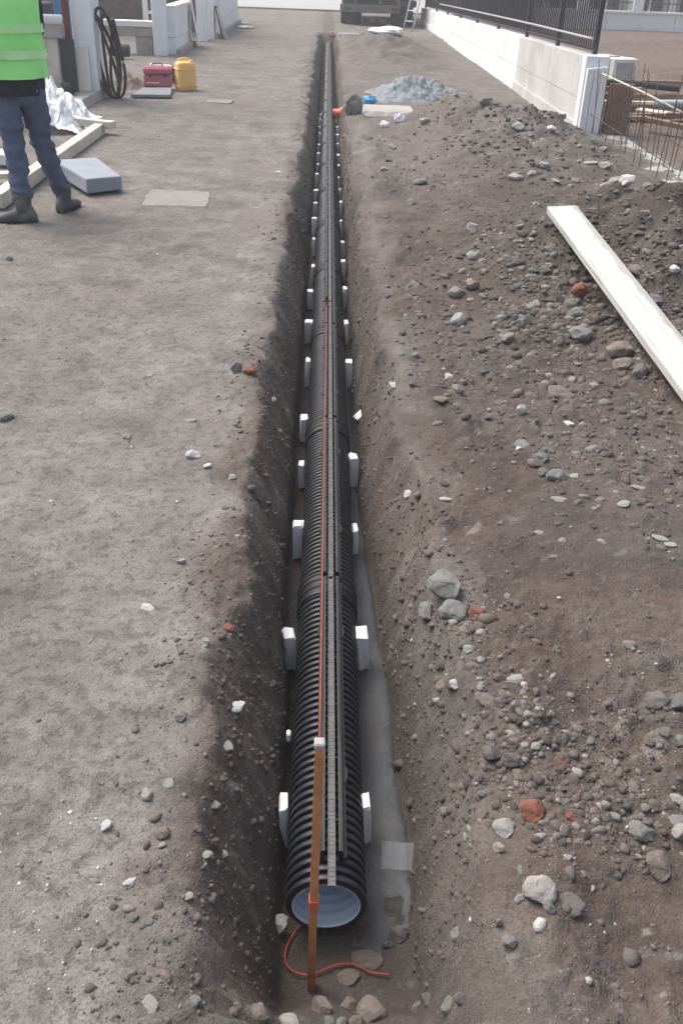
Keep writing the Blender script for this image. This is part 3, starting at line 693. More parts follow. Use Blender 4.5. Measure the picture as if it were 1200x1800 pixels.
# far plot on the right
fw = thing('far_garden_wall', 'pale blue-grey garden wall far behind the brown plot', 'wall', (0, 32.6, 0))
for k in range(6): MB().bbox(6.6+k*2.2, 8.79+k*2.2, 0, .2, -.1, .46, .006).build('wall_panel', 'concrete_blue', fw)
MB().bbox(6.5, 19.9, -.05, .25, .462, .53, .006).build('coping', 'wall_white', fw)
for x in (8.0, 9.75, 13.2): MB().bbox(x-.16, x+.16, -.02, .22, .532, 2.0, .01).build('pillar', 'concrete_blue', fw)
ff = thing('far_railing', 'thin dark railing on the far pale garden wall', 'railing', (0, 32.7, .53))
bar = MB().box(-.009, .009, -.009, .009, 0, 1.0).mesh('bar', 'fence_paint')
x = 6.7
while x < 15: link_copy('bar', bar, ff, (x, 0, 0)); x += .16
MB().box(6.6, 15.2, -.012, .012, .22, .245).build('rail', 'fence_paint', ff); MB().box(6.6, 15.2, -.012, .012, .96, .99).build('rail', 'fence_paint', ff)
hs = thing('far_house', 'pale house facade with dark tall windows behind far railing', 'house', (0, 37.2, 0))
MB().bbox(5.5, 20, 0, 5, -.1, 5.5, .02).build('wall', 'house_plaster', hs)
for k in range(8):
    x = 6.4+k*1.55
    wn = MB().bbox(x, x+.9, -.04, .0, .35, 2.4, .01).build('window', 'glass_dark', hs)
    MB().box(x+.42, x+.48, -.06, -.042, .35, 2.4).build('mullion', 'wall_white', wn)
    MB().bbox(x-.38, x-.20, -.14, 0, -.05, 3, .01).build('pilaster', 'wall_white', hs)
rf = MB().hexa([(5.2, -.5, 5.5), (20.3, -.5, 5.5), (20.3, 5.3, 5.5), (5.2, 5.3, 5.5), (6.5, 2, 7), (19, 2, 7), (19, 2.8, 7), (6.5, 2.8, 7)]).build('roof', 'timber_brown', hs)

# ------------------------------------------------------------------ left plots
ledge = MB().hexa([(-4.6, 11.35, -.1), (-2.86, 11.35, -.1), (-2.80, 13.15, -.1), (-4.6, 13.15, -.1), (-4.6, 11.35, .10), (-2.90, 11.35, .10), (-2.84, 13.15, .10), (-4.6, 13.15, .10)]).build('concrete_ledge', 'concrete')
tag(ledge, 'low concrete ledge under the left columns', 'ledge')
def pillar(x0, x1, y0, y1, label, h=2.6, z0=-.1):
    t = thing('concrete_column', label, 'column', ((x0+x1)/2, (y0+y1)/2, 0), 0, 'pale columns along the left plots'); a, b_ = (x1-x0)/2, (y1-y0)/2
    MB().bbox(-a, a, -b_, b_, z0, h, .012).build('shaft', 'concrete_blue', t); MB().bbox(-a-.03, a+.03, -b_-.03, b_+.03, h+.001, h+.07, .01).build('cap', 'concrete_blue', t)
pillar(-3.12, -2.86, 12.62, 13.06, 'nearest pale column on the left with black hoses leaning on it', z0=.09)
pillar(-3.17, -2.93, 18.7, 18.98, 'middle pale column on the left between low walls')
pillar(-2.82, -2.60, 22.3, 22.55, 'farthest pale column on the left beside leaning planks')
def lowwall(x, y0, y1, h, label, railing=False):
    t = thing('low_wall', label, 'wall', (x, y0, 0)); L = y1-y0; n = max(1, round(L/2.2))
    for k in range(n):
        a, b_ = L*k/n+.004, L*(k+1)/n-.004
        MB().bbox(-.18, 0, a, b_, .37*h+.003, h, .006).build('wall_panel', 'concrete_blue', t); MB().bbox(-.18, .0, a, b_, -.1, .37*h-.003, .006).build('wall_panel', 'concrete_blue', t)
    MB().bbox(-.20, .02, 0, L, h+.001, h+.045, .006).build('coping', 'wall_white', t)
    MB().bbox(.003, .09, 0, L, -.1, .09, .006).build('plinth', 'concrete', t)
    if railing:
        for k in range(int(L/.14)): MB().box(-.1, -.085, .1+k*.14, .115+k*.14, h+.046, h+.8).build('bar', 'fence_paint', t)
        MB().box(-.105, -.08, .05, L-.05, h+.80, h+.83).build('rail', 'fence_paint', t)
lowwall(-2.80, 18.99, 21.3, .76, 'short pale low wall behind the middle left column')
lowwall(-2.52, 23.0, 29.2, .90, 'long pale low wall with railing at the far left', True)
o = MB().bbox(-.012, .012, -.22, .22, 0, .86, .003).build('leaning_sheet', 'concrete_blue'); o.location = (-2.62, 21.0, .0); o.rotation_euler = (0, R(-9), .1); tag(o, 'pale blue board leaning on the short left wall', 'board')
for k in range(4):
    o = MB().bbox(-.012, .012, -.1, .1, 0, .66-.03*k, .003).build('leaning_plank', 'timber_pale' if k else 'dark_panel'); o.location = (-2.36+.045*k, 23.25-.12*k, .0); o.rotation_euler = (0, R(-12-2*k), .25)
    tag(o, ['dark plank, innermost of four leaning on far left wall', 'pale plank next to the dark leaning plank', 'pale plank, third of four leaning on far left wall', 'pale plank, outermost of four leaning on far left wall'][k], 'plank', 'planks leaning on the far left wall')
bmw = thing('low_beam_wall', 'white-topped low beam spanning the gap behind hose column', 'beam', (0, 18.75, 0))
MB().bbox(-5.2, -3.18, 0, .22, .30, .455, .005).build('beam', 'concrete', bmw); MB().bbox(-5.2, -3.18, -.02, .24, .457, .55, .005).build('coping', 'wall_white', bmw)
MB().bbox(-3.5, -3.2, .02, .2, -.1, .298, .005).build('pier', 'concrete', bmw); MB().bbox(-5.1, -4.8, .02, .2, -.1, .298, .005).build('pier', 'concrete', bmw)
mw = MB().bbox(-12, -3.1, 25, 25.4, -.2, 4.2, .02).build('masonry_wall', 'masonry_brown'); tag(mw, 'rough brown masonry wall behind the left plots', 'wall')
o = MB().lathe([(0, .001), (0, .095), (.01, .10), (.28, .10), (.29, .09), (.29, .001)], 20, 'X').build('black_drum', 'hose_black'); o.location = (-3.75, 17.9, .13); tag(o, 'black drum lying under the low beam on the left', 'drum')
o = thing('white_bollard', 'thin white post behind the low beam with a ledge', 'post', (-3.85, 22.0, 0)); MB().bbox(-.05, .05, -.05, .05, 0, .95, .005).build('shaft', 'wall_white', o); MB().bbox(.05, .5, -.03, .03, .5, .56, .005).build('arm', 'wall_white', o)
# workbench of shuttering left of the nearest column
pv = MB().tube([(-4.5, 12.30, .905), (-3.16, 12.34, .90)], .052, 16).build('white_pipe', 'concrete_blue'); tag(pv, 'white plastic pipe laid on the concrete lintel at left', 'pipe')
ln = thing('concrete_lintel', 'concrete lintel with a red paint scribble behind the worker', 'lintel', (-3.8, 12.42, 0))
MB().bbox(-.75, .62, -.09, .09, .705, .846, .005).build('beam', 'concrete', ln)
for k in range(3): MB().tube(spline([(.12+.09*k, -.0925, .79+.01*k), (.17+.09*k, -.0925, .80), (.15+.09*k, -.0925, .765), (.21+.09*k, -.0925, .77)], 4), .004, 4).build('paint_mark', 'cord_red', ln)
tp = thing('shuttering_panel', 'weathered timber shuttering panel below the lintel', 'panel', (-3.8, 12.45, .10))
for k in range(4): MB().bbox(-.7, .42, -.02, .02, .005+k*.148, .146+k*.148, .003).build('plank', 'timber_pale', tp)
MB().bbox(.425, .535, -.05, .03, 0, .60, .004).build('stud', 'timber_pale', tp)
o = MB().bbox(-.09, .09, -.015, .015, 0, .585, .003).build('dark_sheet', 'dark_panel'); o.location = (-3.165, 12.47, .10); tag(o, 'dark sheet standing between timber stud and nearest column', 'sheet')
o = MB().bbox(-.035, .035, -.03, .03, 0, 1.9, .003).build('steel_prop', 'rust'); o.location = (-3.165, 12.58, .10); tag(o, 'rusty steel prop beside the nearest left column', 'prop')
o = MB().bbox(-.085, .085, -.015, .015, 0, .50, .004).build('beige_board', 'monitor_shell'); o.location = (-3.02, 12.55, .101); o.rotation_euler = (R(-5), 0, 0); tag(o, 'beige board leaning on the front of nearest column', 'board')
o = MB().lathe([(-.12, .001), (-.12, .07), (.10, .07), (.10, .055), (-.1, .055)], 18).build('pipe_stub', 'hose_black'); o.location = (-3.14, 12.2, .172); o.rotation_euler = (0, 0, .4); tag(o, 'short black pipe stub on the concrete ledge', 'pipe stub')
o = MB().bbox(-.16, .16, -.03, .03, 0, 1.7, .01).build('blue_board', 'blue_plastic'); o.location = (-3.72, 14.8, 0); tag(o, 'blue upright panel in the yard behind white pipe', 'panel')
o = MB().bbox(-.35, .25, -.2, .2, 0, .95, .02).build('dark_cabinet', 'dark_panel'); o.location = (-4.3, 15.3, 0); tag(o, 'dark cabinet in the yard left of blue panel', 'cabinet')
hc = thing('hose_coil', 'coils of black hose leaning upright against nearest left column', 'hose', (-2.72, 12.80, .0), R(-12))
for k, (w_, h_, ox, oy, tl) in enumerate(((.13, .50, 0, 0, .0), (.10, .47, .03, -.03, .06), (.12, .46, -.02, .04, -.05), (.08, .44, .05, .05, .1), (.125, .49, .01, -.05, -.1))):
    pts = []
    for i in range(40):
        a = 2*math.pi*i/40; zz = h_+h_*math.sin(a); pts.append((ox+w_*math.cos(a)*(1-.25*math.sin(a))-(zz-.1)*.10+tl*zz, oy+.05*math.sin(a*2+k), zz+.015))
    MB().tube(pts, .020, 8, closed=True).build('loop', 'hose_black', hc)

# yard goods by the left edge of the track
def jerry():
    t = thing('jerrycan', 'yellow plastic jerrycan standing on the track at the left', 'jerrycan', (-1.95, 13.95, gz(-1.95, 13.95)-.005), R(24))
    bm = bmesh.new(); bmesh.ops.create_cube(bm, size=1)
    for v in bm.verts: v.co = Vector((v.co.x*.27, v.co.y*.22, .19+v.co.z*.38))
    bmesh.ops.bevel(bm, geom=list(bm.edges), offset=.045, segments=4, affect='EDGES', profile=.5); bm.verts.index_update()
    vs = []
    for v in bm.verts:
        s = 1-.10*max(0, (v.co.z-.30)/.08); s *= 1-.03*math.exp(-((v.co.z-.27)/.012)**2)-.03*math.exp(-((v.co.z-.07)/.012)**2); vs.append((v.co.x*s, v.co.y*s, v.co.z))
    MB().add(vs, [tuple(v.index for v in f.verts) for f in bm.faces], True).build('body', 'jerry_yellow', t); bm.free()
    for z in (.075, .285): MB().bbox(-.139, .139, -.114, .114, z-.008, z+.008, .006).build('band', 'jerry_yellow', t)
    MB().tube(spline([(-.09, .02, .35), (-.08, .02, .395), (0, .02, .408), (.06, .02, .395), (.07, .02, .35)], 5), .016, 10).build('handle', 'jerry_yellow', t)
    MB().lathe([(.35, .03), (.392, .03), (.397, .026), (.397, .001)], 16, 'Z', (.075, -.05, 0)).build('screw_cap', 'jerry_yellow', t)
jerry()
rb = thing('red_toolbox', 'dark pink toolbox on the ground beside the yellow jerrycan', 'toolbox', (-2.33, 13.95, gz(-2.33, 13.95)+.04), R(4))
MB().bbox(-.19, .19, -.10, .10, 0, .14, .012).build('body', 'box_red', rb); ld = MB().bbox(-.193, .193, -.103, .103, .142, .25, .03).build('lid', 'box_red', rb)
MB().box(-.15, .02, -.1045, -.1028, .045, .057).build('pale_stripe', 'paper', rb); MB().bbox(-.17, .17, -.085, .085, -.045, -.001, .004).build('base', 'hose_black', rb)
for sx in (-.1, .1): MB().bbox(sx-.015, sx+.015, -.108, -.1032, .12, .165, .002).build('latch', 'dark_panel', rb)
MB().tube(spline([(-.07, 0, .245), (-.06, 0, .28), (.06, 0, .28), (.07, 0, .245)], 4), .009, 6).build('handle', 'dark_panel', rb)
gs = MB().hexa([(-2.52, 12.85, .012), (-2.02, 12.98, .012), (-2.10, 13.72, .012), (-2.5, 13.66, .012), (-2.50, 12.86, .045), (-2.03, 12.99, .04), (-2.11, 13.71, .045), (-2.49, 13.65, .04)]).build('grey_sheet', 'sheet_grey'); tag(gs, 'dark grey flat sheet on the ground before the pink toolbox', 'sheet')
gb_ = MB().bbox(-.14, .14, -.08, .08, 0, .20, .01).build('dark_crate', 'dark_panel'); gb_.location = (-2.36, 14.75, 0); tag(gb_, 'small dark crate behind the pink toolbox', 'crate')
gb_ = MB().bbox(-.16, .16, -.06, .06, 0, .05, .01).build('white_tray', 'wall_white'); gb_.location = (-2.55, 15.6, .1); gb_.rotation_euler = (0, .1, .4); tag(gb_, 'white tray lying behind the dark crate', 'tray')
dm = MB(); GX, GY = np.meshgrid(np.linspace(-.35, .35, 30), np.linspace(-.3, .3, 26)); GZ = .17*np.exp(-(GX**2/.05+GY**2/.04))*(1+.5*fbm(GX*9, GY*9, 3, 12))-.02
o = bpy.data.objects.new('dirt_heap', grid_mesh('dirt_heap', GX, GY, GZ, 'masonry_brown')); C.objects.link(o); o.location = (-2.75, 14.0, 0); tag(o, 'small dark dirt heap between hoses and pink toolbox', 'dirt heap')
tb = thing('timber_beam', 'pale square timber lying along the left track edge', 'beam', (-2.335, 8.45, 0), R(-.6)); MB().bbox(-.05, .05, -1.66, 1.66, .0, .105, .005).build('beam', 'timber_pale', tb)
o = MB().bbox(-.05, .05, -.5, .5, 0, .07, .005).build('cross_timber', 'timber_pale'); o.location = (-2.62, 10.25, .06); o.rotation_euler = (0, 0, R(66)); tag(o, 'shorter pale timber at the far end of long beam', 'beam')
o = MB().bbox(-.3, .3, -.06, .06, 0, .04, .004).build('dark_plank', 'timber_pale'); o.location = (-2.72, 7.55, .05); o.rotation_euler = (0, 0, .3); tag(o, 'flat plank half hidden behind the worker legs', 'plank')
o = MB().bbox(-.13, .13, -.1, .1, 0, .09, .008).build('foam_piece', 'foam_white'); o.location = (-2.72, 8.35, .02); o.rotation_euler = (.1, .1, .5); tag(o, 'white foam piece behind the worker beside long beam', 'foam piece')
fb = MB().hexa([(-1.83, 7.32, .005), (-1.585, 7.50, .005), (-1.93, 8.20, .005), (-2.25, 8.02, .005), (-1.825, 7.33, .115), (-1.59, 7.505, .11), (-1.93, 8.19, .12), (-2.245, 8.01, .12)])
o = fb.build('grey_foam_slab', 'foam_grey'); bv = o.modifiers.new('bevel', 'BEVEL'); bv.width = .012; bv.segments = 2; tag(o, 'thick grey foam slab on the ground beside the worker', 'foam slab')
# crumpled plastic sheeting
U, V = np.meshgrid(np.linspace(0, 1, 90), np.linspace(0, 1, 70))
GX = -3.30+.80*U+.04*fbm(U*6, V*6, 3, 81); GY = 9.95+1.15*V+.05*fbm(U*6, V*6, 3, 82)
fold = np.abs(fbm(U*5+V*4, V*2.5, 4, 83, .6)); env = np.clip(1-U*1.02, 0, 1)**.9*np.sin(np.pi*np.clip(V*.92+.04, 0, 1))**.6
GZ = .62*env+.16*fold*np.sin(np.pi*V)**.5*np.clip((1-U)*4, 0, 1)+.015+.02*np.abs(fbm(U*22, V*16, 2, 85))
o = bpy.data.objects.new('plastic_sheeting', grid_mesh('plastic_sheeting', GX, GY, GZ, 'film_white')); C.objects.link(o); tag(o, 'crumpled heap of white plastic sheeting behind the worker', 'plastic sheeting')

# slabs and litter on the track
def slab(name, label, cat, x0, x1, y0, y1, th, mt, rz=0.):
    cx, cy = (x0+x1)/2, (y0+y1)/2; nx, ny = 16, 12
    GX, GY = np.meshgrid(np.linspace(x0-cx, x1-cx, nx), np.linspace(y0-cy, y1-cy, ny)); e = .03*fbm(GX*7, GY*7, 3, 5)
    zz = terrain(GX+cx, GY+cy)[0]; top = max(np.median(zz), np.percentile(zz, 75))+th
    rim = np.minimum(np.minimum(GX+cx-x0, x1-GX-cx), np.minimum(GY+cy-y0, y1-GY-cy)); GZ = np.where(rim < 1e-6, top-.05, top+.004*fbm(GX*9, GY*9, 3, 6))
    o = bpy.data.objects.new(name, grid_mesh(name, GX+e*.6, GY+e*.6, GZ, mt, False)); C.objects.link(o); o.location = (cx, cy, 0); o.rotation_euler = (0, 0, rz); return tag(o, label, cat)
slab('concrete_cover', 'pale concrete cover flush in the track beside grey foam slab', 'cover', -1.42, -.86, 7.05, 7.68, .008, 'cover_dusty', .03)
slab('concrete_cover', 'small pale concrete cover in the track near yellow jerrycan', 'cover', -1.55, -1.18, 12.6, 12.95, .008, 'cover_dusty')
slab('pale_board', 'pale flat board lying right of the orange pipe socket', 'board', .44, 1.12, 11.9, 12.65, .035, 'concrete')
slab('pale_slab', 'thin pale slab strip across the far end of trench', 'slab', .25, .95, 25.2, 25.6, .01, 'concrete')
def crumple(name, label, cat, x, y, s, mt, seed, zs=.7):
    bm = bmesh.new(); bmesh.ops.create_icosphere(bm, subdivisions=3, radius=1); q = np.array([v.co[:] for v in bm.verts])
    q *= (1+.35*fbm(q[:, 0]*1.7+seed, q[:, 1]*1.7+q[:, 2], 3, seed))[:, None]; bm.verts.index_update()
    vs = q*np.array([s, s*.7, s*zs]); o = MB().add([tuple(p) for p in vs], [tuple(v.index for v in f.verts) for f in bm.faces]).build(name, mt); bm.free()
    o.location = (x, y, gz(x, y)+s*zs*.6); return tag(o, label, cat)
crumple('blue_bag', 'bright blue crumpled plastic bag beside the pale board', 'bag', .56, 12.85, .09, 'bag_blue', 3)
crumple('paper_scrap', 'white paper scrap nearest the trench beyond the mound', 'paper', .66, 10.95, .055, 'paper', 5)
crumple('plastic_scrap', 'white crumpled plastic right of the paper scrap', 'plastic', .85, 11.15, .065, 'film_white', 8, 1.0)
crumple('white_rag', 'white rag on top of the far grey heap', 'rag', 1.22, 21.3, .36, 'paper', 9, .22).location.z += .05
crumple('white_scrap', 'white scrap on the track near the far left wall', 'scrap', -2.15, 27.0, .22, 'paper', 10, .2)
for k, x in enumerate((1.12, 1.55, 1.82)): crumple('white_sack', ['white sack under the truck, left one', 'white sack under the truck, middle one', 'white sack under the truck, right one'][k], 'sack', x-.1, 31.6, .12, 'paper', 20+k, .8)
# orange socket branching off the pipe
os_ = thing('pipe_socket', 'orange plastic pipe socket beside the trench far along pipe', 'pipe socket', (.20, 13.25, -.15), R(-8))
MB().lathe([(-.10, .055), (-.02, .055), (.0, .078), (.015, .084), (.10, .084), (.112, .076), (.112, .001)], 28, 'X').build('socket', 'orange_plastic', os_)
MB().lathe([(.018, .0845), (.022, .089), (.034, .089), (.038, .0845)], 28, 'X').build('ring', 'orange_plastic', os_)
crumple('concrete_lump', 'dark grey concrete lump between orange socket and pale board', 'lump', .34, 12.05, .12, 'stone_grey', 14, 1.1)
rc = thing('red_clamp', 'small red clamp at the far end of the pipe run', 'clamp', (.13, 25.4, -.06)); MB().bbox(-.10, .10, -.02, .02, .02, .07, .01).build('body', 'cord_red', rc); MB().bbox(-.02, .02, -.02, .02, -.10, -.001, .005).build('stem', 'cord_red', rc)
MB().bbox(-.05, .05, -.03, .03, .10, .15, .005).build('top', 'timber_pale', rc)

# gravel heap
U, V = np.meshgrid(np.linspace(0, 2*np.pi, 130), np.linspace(0, 1, 60)); rx = .86*(1+.22*np.sin(U*2+.6)+.12*np.sin(3*U+1)); GX = rx*V*np.cos(U); GY = 1.15*V*np.sin(U)*(1+.15*np.sin(U*2))
env = 1/(1+(V/.52)**4)*(1-V**6); zz = .19*env*(1+.35*fbm(GX*2.1+3, GY*1.5, 3, 77))+.10*(1-V)**.3*(fbm(GX*4, GY*4, 4, 7)*.6+.6*np.abs(fbm(GX*9, GY*9, 4, 9)))-.05*V
hc_, _t = clods(GX*.9+40, GY*.9, np.full_like(GX, .9)); zz = zz+.8*hc_*(1-V**3)
o = bpy.data.objects.new('gravel_heap', grid_mesh('gravel_heap', GX, GY, zz, 'gravel_blue')); C.objects.link(o); o.location = (1.22, 14.2, gz(1.22, 14.2)-.02); tag(o, 'heap of bluish grey gravel on the right of track', 'gravel heap')

# ------------------------------------------------------------------ truck and ladder at the far end
tk = thing('parked_truck', 'rear of a dusty grey truck parked at the far end', 'truck', (1.4, 29.9, .0), R(-.5))
MB().bbox(-1.05, .66, -.10, .02, .34, .54, .01).build('rear_bumper', 'truck_grey', tk)
MB().bbox(-.95, 1.15, .12, 5.6, .50, .66, .01).build('chassis', 'truck_dark', tk)
bd = MB().bbox(-1.0, 1.25, .05, 4.2, .72, 1.95, .02).build('cargo_body', 'truck_dark', tk)
for x in (-.62, .10, .62): MB().bbox(x-.045, x+.045, -.02, .046, .56, 1.9, .006).build('post', 'truck_grey', bd)
for z in (.70, .98, 1.4): MB().bbox(-.58, .58, .0, .044, z-.03, z+.03, .004).build('slat', 'truck_grey', bd)
wh = MB().lathe([(-.14, .12), (-.14, .30), (-.11, .34), (.11, .34), (.14, .30), (.14, .12)], 28, 'X').mesh('tyre', 'tyre'); rim = MB().lathe([(-.10, .001), (-.10, .13), (.10, .13), (.10, .001)], 20, 'X').mesh('rim', 'truck_grey')
for x, y in ((-.86, .75), (-.55, .75), (.62, .75), (.95, .75), (-.8, 4.9), (.9, 4.9)):
    w_ = link_copy('wheel', wh, tk, (x, y, .335)); link_copy('rim', rim, w_)
for x in (-.72, .72): MB().bbox(x-.30, x+.28, .30, .33, .05, .46, .006).build('mudflap', 'tyre', tk)
MB().bbox(-.95, 1.15, 4.3, 5.9, .70, 2.4, .08).build('cab', 'truck_dark', tk)
for x in (-.85, .5): MB().bbox(x-.09, x+.09, -.112, -.101, .40, .47, .004).build('tail_lamp', 'rust', tk)
la = thing('ladder', 'pale aluminium ladder leaning beside the parked truck', 'ladder', (2.05, 28.0, 0))
A0, A1 = Vector((0, .03, 0)), Vector((.24, -.25, 0)); D = Vector((.42, .62, 1.75))
for a in (A0, A1): MB().tube([a, a+D], .020, 6).build('stile', 'ladder_alu', la)
for k in range(1, 7): MB().tube([A0+D*k/7, A1+D*k/7], .014, 6).build('rung', 'ladder_alu', la)

# ------------------------------------------------------------------ worker
def skin_mesh(name, J, E_, mats, sub=2, root=0):
    me = bpy.data.meshes.new(name); me.from_pydata([j[:3] for j in J], E_, []); ob = bpy.data.objects.new(name, me); C.objects.link(ob)
    ob.modifiers.new('skin', 'SKIN'); sv = me.skin_vertices[0].data
    for i, j in enumerate(J): sv[i].radius = (j[3], j[4] if len(j) > 4 else j[3]); sv[i].use_root = (i == root)
    sb = ob.modifiers.new('sub', 'SUBSURF'); sb.levels = sub; sb.render_levels = sub
    dg = bpy.context.evaluated_depsgraph_get(); nm = bpy.data.meshes.new_from_object(ob.evaluated_get(dg)); bpy.data.objects.remove(ob)
    nm.materials.clear()
    for q in mats: nm.materials.append(MATS[q])
    for p in nm.polygons: p.use_smooth = True; p.material_index = 0
    return nm
def wrinkle(me, amp, sx, sz, seed):
    n = len(me.vertices); co = np.empty(n*3); me.vertices.foreach_get('co', co); co = co.reshape(-1, 3); nr = np.empty(n*3); me.vertices.foreach_get('normal', nr); nr = nr.reshape(-1, 3)
    a = np.arctan2(co[:, 1], co[:, 0]); d = fbm(co[:, 0]*sx+co[:, 1]*sx*.7, co[:, 2]*sz+co[:, 0]*3, 3, seed); co += nr*(amp*d)[:, None]; me.vertices.foreach_set('co', co.reshape(-1)); me.update()
WX, WY = -2.10, 6.62
wk = thing('person', 'worker in bright green vest, blue jeans and dusty boots seen from behind', 'person', (WX, WY, gz(WX, WY)))
#       leg on the image left points its toe left; the other stands a step behind to the right
AL, AR = (.03, -.12, .09), (.215, .24, .09); KL, KR = (.00, -.04, .48), (.135, .15, .49); HL, HR = (-.03, .0, .84), (.125, .06, .84)
PEL, WST, CH, NK = (.045, .03, .95), (.04, .03, 1.10), (.02, .06, 1.34), (.00, .09, 1.50)
f2 = (-.5, .86)
def fo(p, f, s, dz=0): return (p[0]+f2[0]*f-(-f2[1])*s*1.0, p[1]+f2[1]*f+f2[0]*-s*-1.0*1.0, p[2]+dz)
SHL, SHR = (-.15, -.03, 1.43), (.16, .14, 1.43)
ELL, ELR = (-.24, .08, 1.17), (.14, .28, 1.17); WRL, WRR = (-.20, .30, 1.10), (-.06, .36, 1.10); HDL, HDR = (-.16, .38, 1.10), (-.12, .42, 1.10)
J = [PEL+(.14,), WST+(.125,), CH+(.15,), NK+(.055,), (-.02, .11, 1.58, .062), (-.03, .13, 1.66, .095), (-.03, .13, 1.74, .085),
     HL+(.08,), KL+(.055,), AL+(.042,), HR+(.08,), KR+(.055,), AR+(.042,),
     SHL+(.055,), ELL+(.042,), WRL+(.030,), HDL+(.034, .022), SHR+(.055,), ELR+(.042,), WRR+(.030,), HDR+(.034, .022)]
E_ = [(0, 1), (1, 2), (2, 3), (3, 4), (4, 5), (5, 6), (0, 7), (7, 8), (8, 9), (0, 10), (10, 11), (11, 12), (2, 13), (13, 14), (14, 15), (15, 16), (2, 17), (17, 18), (18, 19), (19, 20)]
k = len(J)
for hd, sgn in ((16, -1), (20, 1)):          # five fingers on each hand
    h = J[hd]
    for q in range(5):
        a = (q-2)*.016; ln_ = (.05, .072, .078, .072, .058)[q]; th = q == 0
        p1_ = (h[0]+f2[1]*a*1.2-f2[0]*0-.01, h[1]-f2[0]*a+.035*(not th)+.01, h[2]+(.02 if th else 0)); p2_ = (p1_[0]-.03, p1_[1]+ln_*.5, p1_[2]-.012); p3_ = (p2_[0]-.005, p2_[1]+ln_*.3, p2_[2]-.028)
        J += [p1_+(.0095,), p2_+(.0088,), p3_+(.0075,)]; E_ += [(hd, k), (k, k+1), (k+1, k+2)]; k += 3
bm_body = skin_mesh('body', J, E_, ['skin'], 1)
o = bpy.data.objects.new('body', bm_body); C.objects.link(o); o.parent = wk
hr = MB(); hr.lathe([(-.06, .098), (-.02, .108), (.04, .108), (.085, .085), (.11, .045), (.118, .001)], 20, 'Z', (-.022, .115, 1.69)); hr.build('hair', 'hair', wk)
for ex in (-1, 1):
    MB().lathe([(-.012, .001), (-.008, .010), (0, .013), (.008, .010), (.012, .001)], 10, 'Z', (-.03-.075*f2[0]*-1+ex*.03*f2[1], .13+.085*f2[1]+ex*.03*-f2[0]*1, 1.685)).build('eye', 'paper', wk)
    MB().lathe([(-.03, .002), (-.015, .016), (.012, .02), (.03, .004)], 10, 'Z', (-.03+ex*.095*f2[1], .13+ex*.095*-f2[0], 1.67)).build('ear', 'skin', wk)
MB().tube([(-.03+.088*f2[0], .13+.088*f2[1], 1.69), (-.03+.112*f2[0], .13+.112*f2[1], 1.655), (-.03+.095*f2[0], .13+.095*f2[1], 1.645)], [.008, .016, .012], 8).build('nose', 'skin', wk)
MB().tube([(-.03+.09*f2[0]-.025*f2[1], .13+.09*f2[1]+.025*f2[0], 1.612), (-.03+.097*f2[0], .13+.097*f2[1], 1.61), (-.03+.09*f2[0]+.025*f2[1], .13+.09*f2[1]-.025*f2[0], 1.612)], .007, 6).build('mouth', 'skin', wk)
# trousers
T = [(.045, .03, .93, .165, .13), (.045, .03, .86, .155)]
mid = lambda a, b_, s: tuple(a[i]*(1-s)+b_[i]*s for i in range(3))
T += [HL[:2]+(.80, .107), mid(HL, KL, .5)+(.096,), KL+(.080,), mid(KL, AL, .35)+(.078,), mid(KL, AL, .75)+(.071,), (AL[0], AL[1], .125, .074),
      HR[:2]+(.80, .107), mid(HR, KR, .5)+(.096,), KR+(.078,), mid(KR, AR, .35)+(.075,), mid(KR, AR, .75)+(.068,), (AR[0], AR[1], .13, .07)]
tm = skin_mesh('trousers', T, [(0, 1), (1, 2), (2, 3), (3, 4), (4, 5), (5, 6), (6, 7), (1, 8), (8, 9), (9, 10), (10, 11), (11, 12), (12, 13)], ['jeans'], 3, 0)
wrinkle(tm, .014, 7, 17, 3); wrinkle(tm, .006, 16, 40, 4)
o = bpy.data.objects.new('trousers', tm); C.objects.link(o); o.parent = wk
def torso(rings, seg=40, amp=.006, seed=1):
    vs = []; n = len(rings)
    for (cx, cy, z, rx_, ry_) in rings:
        for k in range(seg):
            a = 2*math.pi*k/seg; d = 1+amp/.2*float(fbm(np.array([math.cos(a)*2.5]), np.array([z*9+math.sin(a)*2.5]), 3, seed)[0])
            px_, py_ = rx_*math.cos(a)*d, ry_*math.sin(a)*d; c_, s_ = f2[1], -f2[0]   # torso faces f2
            vs.append((cx+px_*c_-py_*s_, cy+px_*s_+py_*c_, z))
    fs = [(i*seg+k, i*seg+(k+1) % seg, (i+1)*seg+(k+1) % seg, (i+1)*seg+k) for i in range(n-1) for k in range(seg)]
    return MB().add(vs, fs, True)
torso([(.045, .03, .80, .185, .145), (.045, .03, .86, .197, .155), (.045, .03, .95, .195, .152), (.03, .04, 1.2, .20, .155), (.02, .06, 1.36, .205, .145), (.01, .08, 1.46, .15, .10), (0, .09, 1.52, .075, .075)], 40, .012, 5).build('jacket', 'jacket_navy', wk)
vr = [(.043, .032, .905, .222, .178), (.042, .032, .93, .226, .18), (.04, .035, 1.0, .222, .175), (.035, .04, 1.08, .222, .176), (.03, .04, 1.16, .222, .176), (.025, .05, 1.25, .222, .172), (.02, .06, 1.36, .218, .156), (.012, .075, 1.44, .19, .125), (.005, .085, 1.50, .10, .09)]
torso(vr, 48, .016, 7).build('vest', 'vest_green', wk)
for z0, z1 in ((1.02, 1.07), (1.17, 1.22)): torso([(.04, .036, z0, .2265, .1800), (.038, .037, z1, .2265, .1800)], 48, .016, 7).build('reflective_band', 'vest_band', wk)
for p, q, r_ in ((SHL, ELL, WRL), (SHR, ELR, WRR)): MB().tube(spline([p, q, r_], 6), [.075]*4+[.066]*5+[.055]*4, 14).build('sleeve', 'jacket_navy', wk)
